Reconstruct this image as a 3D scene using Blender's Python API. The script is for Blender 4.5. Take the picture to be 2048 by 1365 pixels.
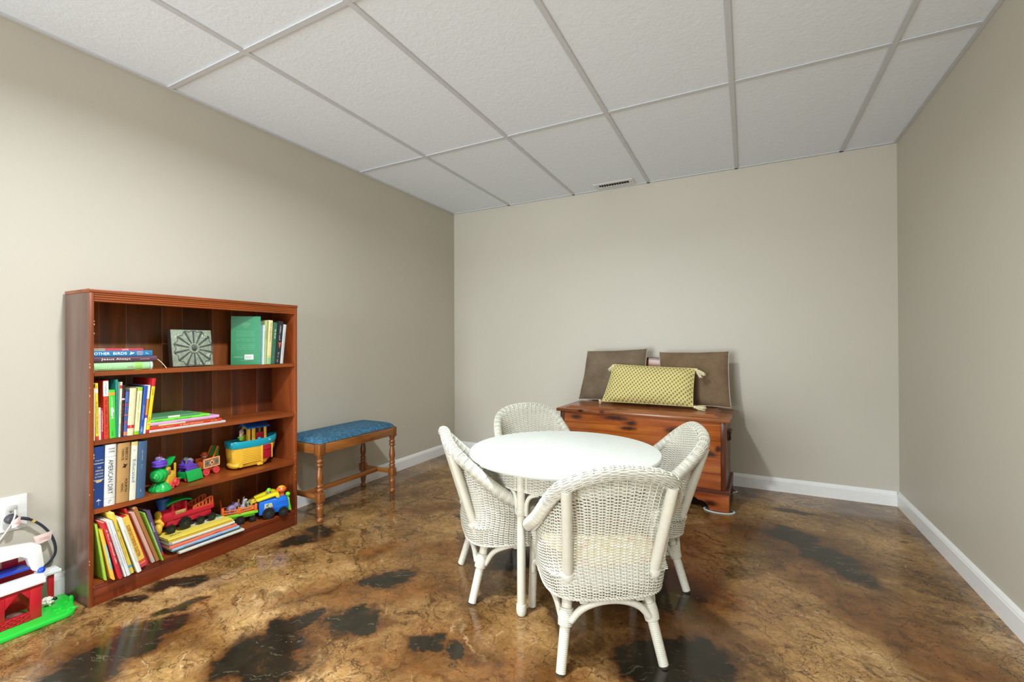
import bpy, bmesh, math, random
import numpy as np
from mathutils import Vector, Matrix, Euler
random.seed(7); np.random.seed(7)
SC = bpy.context.scene
for o in list(bpy.data.objects): bpy.data.objects.remove(o)
COL = SC.collection
PI = math.pi
# ------------------------------------------------------------------ camera
CAM_H = 1.01798
def _axes(yaw, pitch, roll):
    f = np.array([-math.sin(yaw)*math.cos(pitch), math.cos(yaw)*math.cos(pitch), math.sin(pitch)])
    r = np.array([math.cos(yaw), math.sin(yaw), 0.0]); u = np.cross(r, f)
    return f, r*math.cos(roll)+u*math.sin(roll), -r*math.sin(roll)+u*math.cos(roll)
_f, _r, _u = _axes(0.47809, 0.00535, -0.00317)
cd = bpy.data.cameras.new('camera'); cam = bpy.data.objects.new('camera', cd); COL.objects.link(cam)
m = Matrix.Identity(4)
for i in range(3):
    m[i][0] = _r[i]; m[i][1] = _u[i]; m[i][2] = -_f[i]
m[2][3] = CAM_H
cam.matrix_world = m
cd.sensor_width = 36; cd.lens = 904.05/2048*36; cd.clip_start = 0.02
SC.camera = cam
# ------------------------------------------------------------------ world, exposure, room lights
SC.view_settings.view_transform = 'Standard'; SC.view_settings.look = 'None'
SC.view_settings.gamma = 1; SC.view_settings.use_curve_mapping = False
SC.view_settings.exposure = 0.06
w = bpy.data.worlds.new('world'); SC.world = w; w.use_nodes = True
w.node_tree.nodes['Background'].inputs[0].default_value = (0.8, 0.85, 1, 1)
w.node_tree.nodes['Background'].inputs[1].default_value = 0.3
H = 2.2632; XL = -2.48475; XR = 0.83806; YB = 3.59455; YF = -2.9
def area(name, loc, rot, size, power, color, shape='DISK', size_y=None, spread=180):
    l = bpy.data.lights.new(name, 'AREA'); l.shape = shape; l.size = size
    if size_y: l.size_y = size_y
    l.energy = power; l.color = color; l.spread = math.radians(spread)
    o = bpy.data.objects.new(name, l); COL.objects.link(o); o.location = loc; o.rotation_euler = rot
    return o
LAMPC = (0.86, 0.94, 0.985)
CANS = [(-0.97, 0.86, 59, 164), (0.25, -0.65, 44, 140)]  # second can is an added fill light, unseen behind the camera
for i, (x, y, p, sp_) in enumerate(CANS):
    area('ceiling_downlight', (x, y, H-0.012), (0, 0, 0), 0.15, p, LAMPC, spread=sp_)
# unseen fill light added behind the camera to brighten the room
area('rear_fill_light', (-1.5, YF+0.06, 1.08), (math.radians(90), 0, 0), 1.6, 78, LAMPC, 'RECTANGLE', 1.95, 110)

# ------------------------------------------------------------------ helpers
def S(r, g, b):
    f = lambda c: (c/255/12.92 if c/255 <= .04045 else ((c/255+.055)/1.055)**2.4)
    return (f(r), f(g), f(b), 1)
class MB:
    def __init__(s): s.v = []; s.f = []; s.n = 0
    def add(s, V, F):
        s.v.append(np.asarray(V, float).reshape(-1, 3)); k = s.n
        s.f.extend([tuple(i+k for i in f) for f in F]); s.n += len(s.v[-1]); return s
    def bm(s, b, M=None):
        b.verts.index_update()
        V = [tuple((M @ v.co) if M else v.co) for v in b.verts]
        F = [tuple(v.index for v in f.verts) for f in b.faces]
        b.free(); return s.add(V, F)
    def box(s, lo, hi, bev=0.0, M=None, seg=2):
        b = bmesh.new(); bmesh.ops.create_cube(b, size=1)
        for v in b.verts:
            v.co = Vector([(lo[i]+hi[i])/2 + v.co[i]*(hi[i]-lo[i]) for i in range(3)])
        if bev > 0: bmesh.ops.bevel(b, geom=b.edges[:], offset=bev, segments=seg, affect='EDGES', profile=.5)
        return s.bm(b, M)
    def ell(s, c, r, M=None, seg=14, rings=9):
        b = bmesh.new(); bmesh.ops.create_uvsphere(b, u_segments=seg, v_segments=rings, radius=1)
        for v in b.verts: v.co = Vector([v.co[i]*r[i] for i in range(3)])
        T = Matrix.Translation(c)
        return s.bm(b, T @ M if M else T)
    def lathe(s, prof, c=(0, 0, 0), seg=24, M=None, cap=True):
        V = []; F = []; n = len(prof)
        for r, z in prof:
            for k in range(seg):
                a = 2*PI*k/seg; V.append((r*math.cos(a), r*math.sin(a), z))
        for i in range(n-1):
            for k in range(seg):
                k2 = (k+1) % seg; F.append((i*seg+k, i*seg+k2, (i+1)*seg+k2, (i+1)*seg+k))
        if cap:
            F.append(tuple(reversed(range(seg)))); F.append(tuple((n-1)*seg+k for k in range(seg)))
        T = Matrix.Translation(c)
        if M: T = T @ M
        return s.add([tuple(T @ Vector(v)) for v in V], F)
    def prism(s, poly, d0, d1, axis='x', M=None, bev=0):
        # polygon in the plane normal to axis, extruded d0..d1 ; x:(y,z)  y:(x,z)  z:(x,y)
        pt = {'x': lambda p, d: (d, p[0], p[1]), 'y': lambda p, d: (p[0], d, p[1]), 'z': lambda p, d: (p[0], p[1], d)}[axis]
        n = len(poly); b = bmesh.new()
        A = [b.verts.new(pt(p, d0)) for p in poly]; B = [b.verts.new(pt(p, d1)) for p in poly]
        b.faces.new(A); b.faces.new(list(reversed(B)))
        for i in range(n): b.faces.new((A[i], B[i], B[(i+1) % n], A[(i+1) % n]))
        bmesh.ops.recalc_face_normals(b, faces=b.faces[:])
        if bev > 0: bmesh.ops.bevel(b, geom=b.edges[:], offset=bev, segments=2, affect='EDGES', profile=.5)
        return s.bm(b, M)
    def tube(s, pts, rad, seg=10, cap=True, closed=False, flat=None):
        P = np.asarray(pts, float); n = len(P)
        R = np.full(n, rad) if np.isscalar(rad) else np.asarray(rad, float)
        T = np.gradient(P, axis=0) if not closed else np.roll(P, -1, 0)-np.roll(P, 1, 0)
        T /= np.linalg.norm(T, axis=1)[:, None]+1e-12
        a = np.array([0, 0, 1.]) if abs(T[0][2]) < .9 else np.array([1., 0, 0])
        N = np.zeros_like(P); u = np.cross(a, T[0]); u /= np.linalg.norm(u); N[0] = u
        for i in range(1, n):
            u = N[i-1]-T[i]*np.dot(N[i-1], T[i]); N[i] = u/np.linalg.norm(u)
        B = np.cross(T, N); ang = np.arange(seg)*2*PI/seg
        V = (P[:, None, :] + R[:, None, None]*(np.cos(ang)[None, :, None]*N[:, None, :]+np.sin(ang)[None, :, None]*B[:, None, :]*(flat or 1))).reshape(-1, 3)
        F = []
        for i in range(n if closed else n-1):
            j = (i+1) % n
            for k in range(seg):
                k2 = (k+1) % seg; F.append((i*seg+k, i*seg+k2, j*seg+k2, j*seg+k))
        if cap and not closed:
            F.append(tuple(reversed(range(seg)))); F.append(tuple((n-1)*seg+k for k in range(seg)))
        return s.add(V, F)
    def strand(s, P, N, hn, hv):
        # flat-oval woven strand through points P with surface normals N
        P = np.asarray(P); T = np.gradient(P, axis=0); T /= np.linalg.norm(T, axis=1)[:, None]+1e-12
        D = np.cross(N, T); D /= np.linalg.norm(D, axis=1)[:, None]+1e-12
        V = np.stack([P+N*hn, P+D*hv, P-N*hn, P-D*hv], 1).reshape(-1, 3); n = len(P)
        F = [(4*i+k, 4*i+(k+1) % 4, 4*i+4+(k+1) % 4, 4*i+4+k) for i in range(n-1) for k in range(4)]
        return s.add(V, F)
    def build(s, name, mat, parent=None, loc=None, rot=None, smooth=True, **props):
        me = bpy.data.meshes.new(name)
        V = np.concatenate(s.v) if s.v else np.zeros((0, 3))
        me.from_pydata(V.tolist(), [], s.f); me.update()
        if smooth and len(me.polygons):
            me.polygons.foreach_set('use_smooth', [True]*len(me.polygons))
            if smooth is not True or len(me.polygons) < 60000: me.set_sharp_from_angle(angle=math.radians(38))
        if mat: me.materials.append(mat)
        o = bpy.data.objects.new(name, me); COL.objects.link(o)
        if parent: o.parent = parent
        if loc is not None: o.location = loc
        if rot is not None: o.rotation_euler = rot
        for k, v in props.items(): o[k] = v
        return o
def thing(name, label, cat, loc=(0, 0, 0), rotz=0, group=None, rot=None):
    o = bpy.data.objects.new(name, None); COL.objects.link(o); o.empty_display_size = .05
    o.location = loc; o.rotation_euler = rot if rot else (0, 0, rotz)
    return tag(o, label, cat, group)
def tag(o, label, cat, group=None):
    o['label'] = label; o['category'] = cat
    if group: o['group'] = group
    return o
def struct(o): o['kind'] = 'structure'; return o
def copy_tree(o, parent=None):
    c = o.copy(); COL.objects.link(c)
    if parent: c.parent = parent
    for ch in list(o.children): copy_tree(ch, c)
    return c
def catmull(K, per=10, closed=False):
    K = np.asarray(K, float)
    if closed: K = np.vstack([K[-1], K, K[0], K[1]])
    else: K = np.vstack([2*K[0]-K[1], K, 2*K[-1]-K[-2]])
    out = []
    for i in range(1, len(K)-2):
        t = np.linspace(0, 1, per, endpoint=False)[:, None]; a, b, c, d = K[i-1:i+3]
        out.append(.5*(2*b+(c-a)*t+(2*a-5*b+4*c-d)*t**2+(3*b-a-3*c+d)*t**3))
    if not closed: out.append(K[-2][None, :])
    return np.vstack(out)
def RX(a): return Matrix.Rotation(math.radians(a), 4, 'X')
def RY(a): return Matrix.Rotation(math.radians(a), 4, 'Y')
def RZ(a): return Matrix.Rotation(math.radians(a), 4, 'Z')
def TR(*a): return Matrix.Translation(a)

# ------------------------------------------------------------------ materials
class NT:
    def __init__(s, name):
        s.m = bpy.data.materials.new(name); s.m.use_nodes = True; s.t = s.m.node_tree
        s.b = s.t.nodes['Principled BSDF']
    def n(s, typ, **kw):
        nd = s.t.nodes.new(typ)
        for k, v in kw.items():
            if k.startswith('i_'):
                key = k[2:]; key = int(key) if key.isdigit() else key.replace('_', ' ')
                nd.inputs[key].default_value = v
            else: setattr(nd, k, v)
        return nd
    def l(s, a, b, ai=0, bi=0):
        s.t.links.new(a.outputs[ai] if not hasattr(a, 'is_output') else a, b.inputs[bi] if not hasattr(b, 'is_output') else b); return b
    def coord(s, kind='Object', scale=(1, 1, 1), rot=(0, 0, 0), loc=(0, 0, 0), typ='POINT'):
        tc = s.n('ShaderNodeTexCoord'); mp = s.n('ShaderNodeMapping', vector_type=typ)
        mp.inputs['Scale'].default_value = scale; mp.inputs['Rotation'].default_value = rot; mp.inputs['Location'].default_value = loc
        s.t.links.new(tc.outputs[kind], mp.inputs[0]); return mp
    def noise(s, vec, scale, detail=3, rough=.5, dist=0.0):
        nd = s.n('ShaderNodeTexNoise'); nd.inputs['Scale'].default_value = scale; nd.inputs['Detail'].default_value = detail
        nd.inputs['Roughness'].default_value = rough; nd.inputs['Distortion'].default_value = dist
        if vec: s.t.links.new(vec.outputs[0], nd.inputs['Vector'])
        return nd
    def ramp(s, src, stops, oi=0, interp='LINEAR'):
        r = s.n('ShaderNodeValToRGB'); e = r.color_ramp.elements; r.color_ramp.interpolation = interp
        while len(e) < len(stops): e.new(.5)
        for k, (p, c) in enumerate(stops):
            e[k].position = p; e[k].color = c if len(c) == 4 else (*c, 1)
        s.t.links.new(src.outputs[oi], r.inputs[0]); return r
    def mix(s, fac, a, b, blend='MIX'):
        nd = s.n('ShaderNodeMix', data_type='RGBA', blend_type=blend)
        for sock, v in ((nd.inputs[0], fac), (nd.inputs[6], a), (nd.inputs[7], b)):
            if hasattr(v, 'outputs'): s.t.links.new(v.outputs[2 if v.bl_idname == 'ShaderNodeMix' else 0], sock)
            elif hasattr(v, 'is_output'): s.t.links.new(v, sock)
            else: sock.default_value = v
        return nd
    def col(s, nd): s.t.links.new(nd.outputs[2 if nd.bl_idname == 'ShaderNodeMix' else 0], s.b.inputs['Base Color']); return s
    def bump(s, src, strength, dist=.002, oi=0):
        b = s.n('ShaderNodeBump'); b.inputs['Strength'].default_value = strength; b.inputs['Distance'].default_value = dist
        s.t.links.new(src.outputs[oi], b.inputs['Height']); s.t.links.new(b.outputs[0], s.b.inputs['Normal']); return s
    def set(s, **kw):
        for k, v in kw.items(): s.b.inputs[k.replace('_', ' ')].default_value = v
        return s
_cache = {}
def plain(rgb, rough=.45, var=.06, scale=40, bump=.0, name=None, spec=.5, trans=0):
    key = (rgb, rough, var, scale, bump, spec, trans)
    if key in _cache: return _cache[key]
    t = NT(name or 'paint_%d_%d_%d' % rgb); c = S(*rgb)
    nz = t.noise(t.coord(), scale, 3)
    lo = tuple(max(0, x*(1-var)) for x in c[:3]); hi = tuple(min(1, x*(1+var)) for x in c[:3])
    t.col(t.ramp(nz, [(.3, lo), (.7, hi)])); t.set(Roughness=rough); t.b.inputs['Specular IOR Level'].default_value = spec
    if bump: t.bump(nz, bump, .001)
    _cache[key] = t.m; return t.m
def wood(name, dark, mid, light, axis='x', scale=1.0, rough=.35, grain=1.0, knots=(), knot_col=(40, 14, 8)):
    """grain running along axis; knots = list of (centre, radii) in object space"""
    t = NT(name); st = {'x': (.12, 1, 1), 'y': (1, .12, 1), 'z': (1, 1, .12)}[axis]
    mp = t.coord(scale=tuple(k*9*scale for k in st))
    n1 = t.noise(mp, 1.3, 5, .6, 1.4); n2 = t.noise(mp, 9, 4, .7, .4)
    base = t.ramp(n1, [(.25, S(*dark)), (.5, S(*mid)), (.75, S(*light))])
    fine = t.ramp(n2, [(.3, (.55, .55, .55, 1)), (.62, (1, 1, 1, 1))])
    c = t.mix(.55*grain, base, fine, 'MULTIPLY')
    if knots:
        acc = None; wn = t.noise(t.coord(), 22, 3); 
        for (kc, kr) in knots:
            mp2 = t.coord(loc=kc, scale=kr, typ='TEXTURE')
            ad = t.n('ShaderNodeVectorMath', operation='ADD'); sc = t.n('ShaderNodeVectorMath', operation='SCALE'); sc.inputs['Scale'].default_value = .9
            sb = t.n('ShaderNodeVectorMath', operation='SUBTRACT'); sb.inputs[1].default_value = (.5, .5, .5)
            t.t.links.new(wn.outputs['Color'], sb.inputs[0]); t.l(sb, sc); t.l(mp2, ad); t.l(sc, ad, 0, 1)
            ln = t.n('ShaderNodeVectorMath', operation='LENGTH'); t.l(ad, ln)
            if acc is None: acc = ln.outputs['Value']
            else:
                mn = t.n('ShaderNodeMath', operation='MINIMUM'); t.t.links.new(acc, mn.inputs[0]); t.t.links.new(ln.outputs['Value'], mn.inputs[1]); acc = mn.outputs[0]
        mr = t.n('ShaderNodeMapRange', interpolation_type='SMOOTHSTEP'); t.t.links.new(acc, mr.inputs[0])
        for k, v in zip((1, 2, 3, 4), (.3, 1.35, .93, 0)): mr.inputs[k].default_value = v
        c = t.mix(mr.outputs[0], c, S(*knot_col))
    t.col(c); t.set(Roughness=rough); t.bump(n2, .08, .001); return t.m
# ================================================================== room shell
t = NT('wall_paint'); nz = t.noise(t.coord(), 1.2, 2); fine = t.noise(t.coord(), 260, 2)
t.col(t.ramp(nz, [(.3, S(191, 184, 169)), (.7, S(195, 188, 173))])); t.set(Roughness=.5); t.bump(fine, .06, .0006); WALL = t.m
WHITE_TRIM = plain((232, 231, 228), .35, .02)
# ---- stained concrete floor
t = NT('stained_concrete')
def warp(amount, scale, seed=0):
    c = t.coord(loc=(seed, seed*.7, 0)); n = t.noise(c, scale, 5, .6)
    sb = t.n('ShaderNodeVectorMath', operation='SUBTRACT'); sb.inputs[1].default_value = (.5, .5, .5)
    t.t.links.new(n.outputs['Color'], sb.inputs[0])
    sc = t.n('ShaderNodeVectorMath', operation='SCALE'); sc.inputs['Scale'].default_value = amount; t.l(sb, sc)
    ad = t.n('ShaderNodeVectorMath', operation='ADD'); tc = t.coord(); t.l(tc, ad); t.l(sc, ad, 0, 1); return ad
def blobs(wv, lst):
    acc = None
    for (cx, cy, a, b, ang) in lst:
        mp = t.n('ShaderNodeMapping', vector_type='TEXTURE'); mp.inputs['Location'].default_value = (cx, cy, 0)
        mp.inputs['Rotation'].default_value = (0, 0, math.radians(ang)); mp.inputs['Scale'].default_value = (a, b, 1)
        t.l(wv, mp); ln = t.n('ShaderNodeVectorMath', operation='LENGTH'); t.l(mp, ln)
        if acc is None: acc = ln.outputs['Value']
        else:
            mn = t.n('ShaderNodeMath', operation='SMOOTH_MIN'); mn.inputs[2].default_value = .25
            t.t.links.new(acc, mn.inputs[0]); t.t.links.new(ln.outputs['Value'], mn.inputs[1]); acc = mn.outputs[0]
    return acc
def step(src, lo, hi, a=1.0, b=0.0):
    mr = t.n('ShaderNodeMapRange', interpolation_type='SMOOTHSTEP'); t.t.links.new(src, mr.inputs[0])
    for k, v in zip((1, 2, 3, 4), (lo, hi, a, b)): mr.inputs[k].default_value = v
    return mr.outputs[0]
w1 = warp(.30, 3.5); w2 = warp(.24, 6.5, 3); w3 = warp(.5, 1.6, 5)
big = t.noise(w3, 1.5, 6, .62, .8)
base = t.ramp(big, [(.28, S(80, 56, 32)), (.42, S(136, 102, 60)), (.54, S(168, 132, 84)), (.68, S(196, 164, 118)), (.8, S(136, 98, 54))])
mot = t.noise(w1, 11, 7, .72, 1.0)
c = t.mix(.75, base, t.ramp(mot, [(.28, (.32, .24, .17, 1)), (.45, (.86, .80, .74, 1)), (.66, (1.12, 1.08, 1.04, 1))]), 'MULTIPLY')
# fine grain and pale scuffs
gr = t.noise(w1, 70, 6, .75, .5); c = t.mix(.8, c, t.ramp(gr, [(.32, (.42, .36, .30, 1)), (.5, (.95, .94, .92, 1)), (.68, (1.22, 1.2, 1.16, 1))]), 'MULTIPLY')
# dark flecks and short dark strokes
fk = t.noise(w1, 24, 9, .8, 1.6); c = t.mix(t.ramp(fk, [(.575, (0, 0, 0, 1)), (.66, (.9, .9, .9, 1))]), c, S(66, 40, 20))
# streaks, veins
ws = t.n('ShaderNodeMapping', vector_type='TEXTURE'); ws.inputs['Rotation'].default_value = (0, 0, math.radians(-28)); ws.inputs['Scale'].default_value = (1.9, .62, 1); t.l(w1, ws)
vein = t.noise(ws, 7.0, 9, .74, 1.6)
ps = t.noise(ws, 12, 8, .72, 1.2); c = t.mix(t.ramp(ps, [(.58, (0, 0, 0, 1)), (.72, (.75, .75, .75, 1))]), c, S(214, 188, 146))
vm = t.ramp(vein, [(.525, (0, 0, 0, 1)), (.63, (1, 1, 1, 1))])
c = t.mix(t.mix(.8, (0, 0, 0, 1), vm), c, S(62, 38, 20))
# broad darker passages in the stain
bd = t.noise(w3, .95, 5, .6, .6); c = t.mix(.85, c, t.ramp(bd, [(.34, (.42, .36, .30, 1)), (.5, (.86, .85, .83, 1)), (.64, (1.12, 1.12, 1.1, 1))]), 'MULTIPLY')
# rust zones
rust = step(blobs(w1, [(-1.3, 1.42, .36, .14, 40), (-.95, 1.2, .22, .16, 30), (.35, 2.15, .62, .11, -62), (.15, 2.75, .5, .24, -30), (-.25, 1.9, .4, .4, 0), (-1.58, 1.26, .2, .07, 60), (-1.60, 1.66, .22, .08, 60), (-1.36, 1.86, .3, .06, 55),
                       (-1.05, 2.0, .45, .2, 40), (-1.4, 1.0, .24, .2, 60), (.62, 1.75, .2, .6, 12), (-1.9, .8, .34, .12, 60), (-.45, 1.2, .5, .2, 0), (-2.07, 1.62, .2, .10, 60), (-1.7, 2.3, .3, .08, 50)]), .35, 1.35)
rn = t.ramp(t.noise(w2, 8, 6, .65), [(.35, S(60, 34, 14)), (.62, S(118, 72, 32))])
c = t.mix(t.mix(rust, (0, 0, 0, 1), (.72, .72, .72, 1)), c, rn)
# fine crackle
vr = t.n('ShaderNodeTexVoronoi', feature='DISTANCE_TO_EDGE'); vr.inputs['Scale'].default_value = 22; t.l(w2, vr)
cr = step(vr.outputs[0], .0, .035)
msk = t.ramp(t.noise(w3, 3.2, 4), [(.42, (0, 0, 0, 1)), (.56, (.85, .85, .85, 1))])
crk = t.n('ShaderNodeMath', operation='MULTIPLY'); t.t.links.new(cr, crk.inputs[0]); t.l(msk, crk, 0, 1)
c = t.mix(crk, c, S(44, 28, 16))
vr2 = t.n('ShaderNodeTexVoronoi', feature='DISTANCE_TO_EDGE'); vr2.inputs['Scale'].default_value = 4.2; t.l(w1, vr2)
crb = t.n('ShaderNodeMath', operation='MULTIPLY'); t.t.links.new(step(vr2.outputs[0], 0, .010), crb.inputs[0]); crb.inputs[1].default_value = .7
c = t.mix(crb, c, S(38, 24, 14))
# near-black pools of stain with rust edges, plus shadow painted under the table
pools = blobs(w2, [(.21, 2.79, .13, .10, -40), (.32, 2.60, .16, .12, -55), (.41, 2.45, .10, .07, -60), (-1.965, .95, .07, .035, 60), (-1.90, .84, .12, .05, 60), (-1.86, .71, .14, .065, 60), (-1.82, .60, .14, .07, 60),
                   (-1.42, .93, .15, .105, 80), (-1.30, .89, .10, .07, 60), (-1.46, 1.09, .075, .05, 60), (-1.27, 1.19, .105, .07, 20), (-1.315, 1.25, .05, .035, 60),
                   (-2.055, 1.57, .085, .05, 60), (-2.08, 1.70, .07, .055, 20), (-2.145, 1.08, .10, .045, 45), (-2.2, .90, .07, .03, 60), (-1.37, 1.50, .10, .05, 50), (-1.43, 1.43, .06, .035, 50),
                   (-.97, 1.22, .055, .035, 20), (-.86, 1.26, .04, .03, 20), (-.17, 1.55, .15, .13, 30), (-.05, 1.36, .14, .12, 60), (-.27, 1.46, .12, .12, 0), (-1.50, 2.45, .08, .045, 20), (-1.48, 2.24, .04, .03, 20),
                   (-.35, 1.92, .22, .18, 30), (-.95, 1.93, .13, .09, 40), (.28, 3.2, .12, .04, 0)])
rg_ = t.noise(w1, 26, 6, .7); ra = t.n('ShaderNodeMath', operation='MULTIPLY_ADD'); t.l(rg_, ra); ra.inputs[1].default_value = .75; ra.inputs[2].default_value = -.375
pa = t.n('ShaderNodeMath', operation='ADD'); t.t.links.new(pools, pa.inputs[0]); t.l(ra, pa, 0, 1); pools = pa.outputs[0]
halo = step(pools, .9, 1.7, .9, 0); c = t.mix(halo, c, t.ramp(t.noise(w2, 10, 4), [(.3, S(48, 28, 14)), (.7, S(98, 60, 30))]))
pm = step(pools, .84, 1.14); c = t.mix(pm, c, t.ramp(t.noise(w1, 9, 7, .7), [(.3, S(22, 20, 15)), (.58, S(42, 36, 26)), (.72, S(78, 52, 26))]))
sc_ = t.n('ShaderNodeMapping', vector_type='TEXTURE'); sc_.inputs['Rotation'].default_value = (0, 0, math.radians(20)); sc_.inputs['Scale'].default_value = (2.2, .3, 1); t.l(w1, sc_)
sn = t.ramp(t.noise(sc_, 8, 7, .7, 2.0), [(.60, (0, 0, 0, 1)), (.625, (.4, .4, .4, 1)), (.65, (0, 0, 0, 1))])
sm = t.n('ShaderNodeMath', operation='MULTIPLY'); t.t.links.new(pm, sm.inputs[0]); t.l(sn, sm, 0, 1); c = t.mix(sm, c, S(150, 140, 118))
# specks of white
sp = t.n('ShaderNodeTexVoronoi'); sp.inputs['Scale'].default_value = 42; t.l(t.coord(), sp)
spm = t.n('ShaderNodeMath', operation='MULTIPLY'); t.t.links.new(step(sp.outputs['Distance'], .03, .07), spm.inputs[0])
t.l(t.ramp(t.noise(t.coord(), 6, 2), [(.62, (0, 0, 0, 1)), (.66, (1, 1, 1, 1))]), spm, 0, 1)
c = t.mix(spm, c, S(190, 176, 150))
t.col(c); t.set(Roughness=.13); t.b.inputs['Specular IOR Level'].default_value = .45
rr = t.ramp(t.noise(w1, 6, 4), [(.3, (.09, .09, .09, 1)), (.7, (.2, .2, .2, 1))]); t.t.links.new(rr.outputs[0], t.b.inputs['Roughness'])
t.bump(t.noise(w1, 4, 3), .05, .004); FLOOR = t.m
# ---- ceiling tiles
t = NT('ceiling_tile'); nz = t.noise(t.coord(), 42, 4, .55, .8); n2 = t.noise(t.coord(), 150, 2)
t.col(t.ramp(nz, [(.3, S(234, 240, 248)), (.7, S(238, 245, 253))])); t.set(Roughness=.85)
ad = t.n('ShaderNodeMath', operation='MULTIPLY_ADD'); t.l(n2, ad); ad.inputs[1].default_value = .25; t.l(nz, ad, 0, 2); t.bump(ad, .3, .004); TILE = t.m
GRID = plain((206, 208, 212), .5, .02)

b = MB().box((XL-.1, YF-.1, -.1), (XR+.1, YB+.1, 0)); fl = struct(b.build('floor', FLOOR, smooth=False))
struct(MB().box((XL-.1, YF, 0), (XL, YB, H+.12)).build('wall_left', WALL, smooth=False))
struct(MB().box((XR, YF, 0), (XR+.1, YB, H+.12)).build('wall_right', WALL, smooth=False))
struct(MB().box((XL-.1, YB, 0), (XR+.1, YB+.1, H+.12)).build('wall_back', WALL, smooth=False))
struct(MB().box((XL-.1, YF-.1, 0), (XR+.1, YF, H+.12)).build('wall_front', WALL, smooth=False))
ce = struct(MB().box((XL-.1, YF-.1, H+.12), (XR+.1, YB+.1, H+.2)).build('ceiling', GRID, smooth=False))
gx = [XL] + [-1.88449+.6096*k for k in range(5)] + [XR]
yb_ = YB-1.19928
gy = [YF] + [yb_-1.2192*k for k in (4, 3, 2, 1, 0) if yb_-1.2192*k > YF+.05] + [YB]
rnd = random.Random(3)
for i in range(len(gx)-1):
    for j in range(len(gy)-1):
        x0, x1, y0, y1 = gx[i]+.004, gx[i+1]-.004, gy[j]+.004, gy[j+1]-.004
        bm_ = MB().box((x0, y0, H+.0005), (x1, y1, H+.016), .0012, seg=1)
        o = bm_.build('ceiling_tile', TILE, ce)
for x in gx[1:-1]:
    MB().box((x-.012, YF, H-.006), (x+.012, YB, H+.0), .001, seg=1).box((x-.0015, YF, H), (x+.0015, YB, H+.03)).build('grid_bar', GRID, ce, smooth=False)
for y in gy[1:-1]:
    for i in range(len(gx)-1):
        MB().box((gx[i]+.012, y-.012, H-.0055), (gx[i+1]-.012, y+.012, H-.0005), .001, seg=1).build('grid_bar', GRID, ce, smooth=False)
def angle_trim(lo, hi): return MB().box(lo, hi, .001, seg=1)
for nm, lo, hi in (('trim_1', (XL, YF, H-.006), (XL+.02, YB, H)), ('trim_2', (XR-.02, YF, H-.006), (XR, YB, H)), ('trim_3', (XL+.02, YB-.02, H-.006), (XR-.02, YB, H))):
    struct(angle_trim(lo, hi).build(nm, GRID, smooth=False))
# baseboards: flat face with an eased, stepped top
def bb(L, wall):
    p = [(0, 0), (.0135, 0), (.0135, .070), (.0115, .074), (.0105, .079), (.006, .088), (.0035, .0915), (0, .0915)]
    return p
pr = bb(0, 0)
struct(MB().prism([(XL+a, z) for a, z in pr], YF, YB-.0005, 'y').build('baseboard_left', WHITE_TRIM, smooth=False))
struct(MB().prism([(XR-a, z) for a, z in pr], YF, YB-.0005, 'y').build('baseboard_right', WHITE_TRIM, smooth=False))
struct(MB().prism([(YB-a, z) for a, z in pr], XL+.0137, XR-.0137, 'x').build('baseboard_back', WHITE_TRIM, smooth=False))
# unseen door frame added round the fill light behind the camera
d = struct(MB().box((-2.35, YF, .0), (-.65, YF+.03, .08)).box((-2.35, YF, 2.08), (-.65, YF+.03, 2.14)).box((-2.4, YF, 0), (-2.32, YF+.03, 2.14)).box((-.68, YF, 0), (-.6, YF+.03, 2.14)).build('added_door_frame', WHITE_TRIM, smooth=False))
# ceiling downlights
for (x, y, p, sp_) in CANS:
    r = thing('recessed_downlight', 'round white recessed ceiling light %s' % ('over the playroom table end' if y > 0 else 'added unseen behind the camera for fill'), 'light', (x, y, H))
    MB().lathe([(.078, -.004), (.078, -.0095), (.098, -.0075), (.1, -.0065), (.1, -.004)], seg=32, cap=False).build('trim_ring', WHITE_TRIM, r)
# ceiling air vent
VW = plain((225, 224, 221), .4, .02); DARK = plain((30, 30, 30), .8, .05)
v = thing('ceiling_vent', 'white metal ceiling air register near the back wall', 'vent', (-.91, 3.492, H-.001), math.radians(-1))
b = MB(); hw, hl = .055, .155; iw, il = .026, .118
for lo, hi in (((-hl, -hw, -.006), (hl, -iw, 0)), ((-hl, iw, -.006), (hl, hw, 0)), ((-hl, -iw, -.006), (-il, iw, 0)), ((il, -iw, -.006), (hl, iw, 0))): b.box(lo, hi, .0015, seg=1)
b.build('frame', VW, v)
MB().box((-il, -iw, -.0008), (il, iw, -.0003)).build('dark_backing', DARK, v, smooth=False, label='dark plate painted for the shade behind the slats')  # dark plate stands in for the shade inside the vent
for k in range(11):
    x = -il+.0195+k*.0198
    MB().box((-.0075, -iw, -.0006), (.0075, iw, .0006), M=TR(x, 0, -.0052) @ RY(58)).build('slat', VW, v, smooth=False)
for sx in (-1, 1): MB().lathe([(.0035, -.0075), (.0035, -.006)], (sx*.137, 0, 0), 10).build('screw', DARK, v, label='dark screw head')
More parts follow.
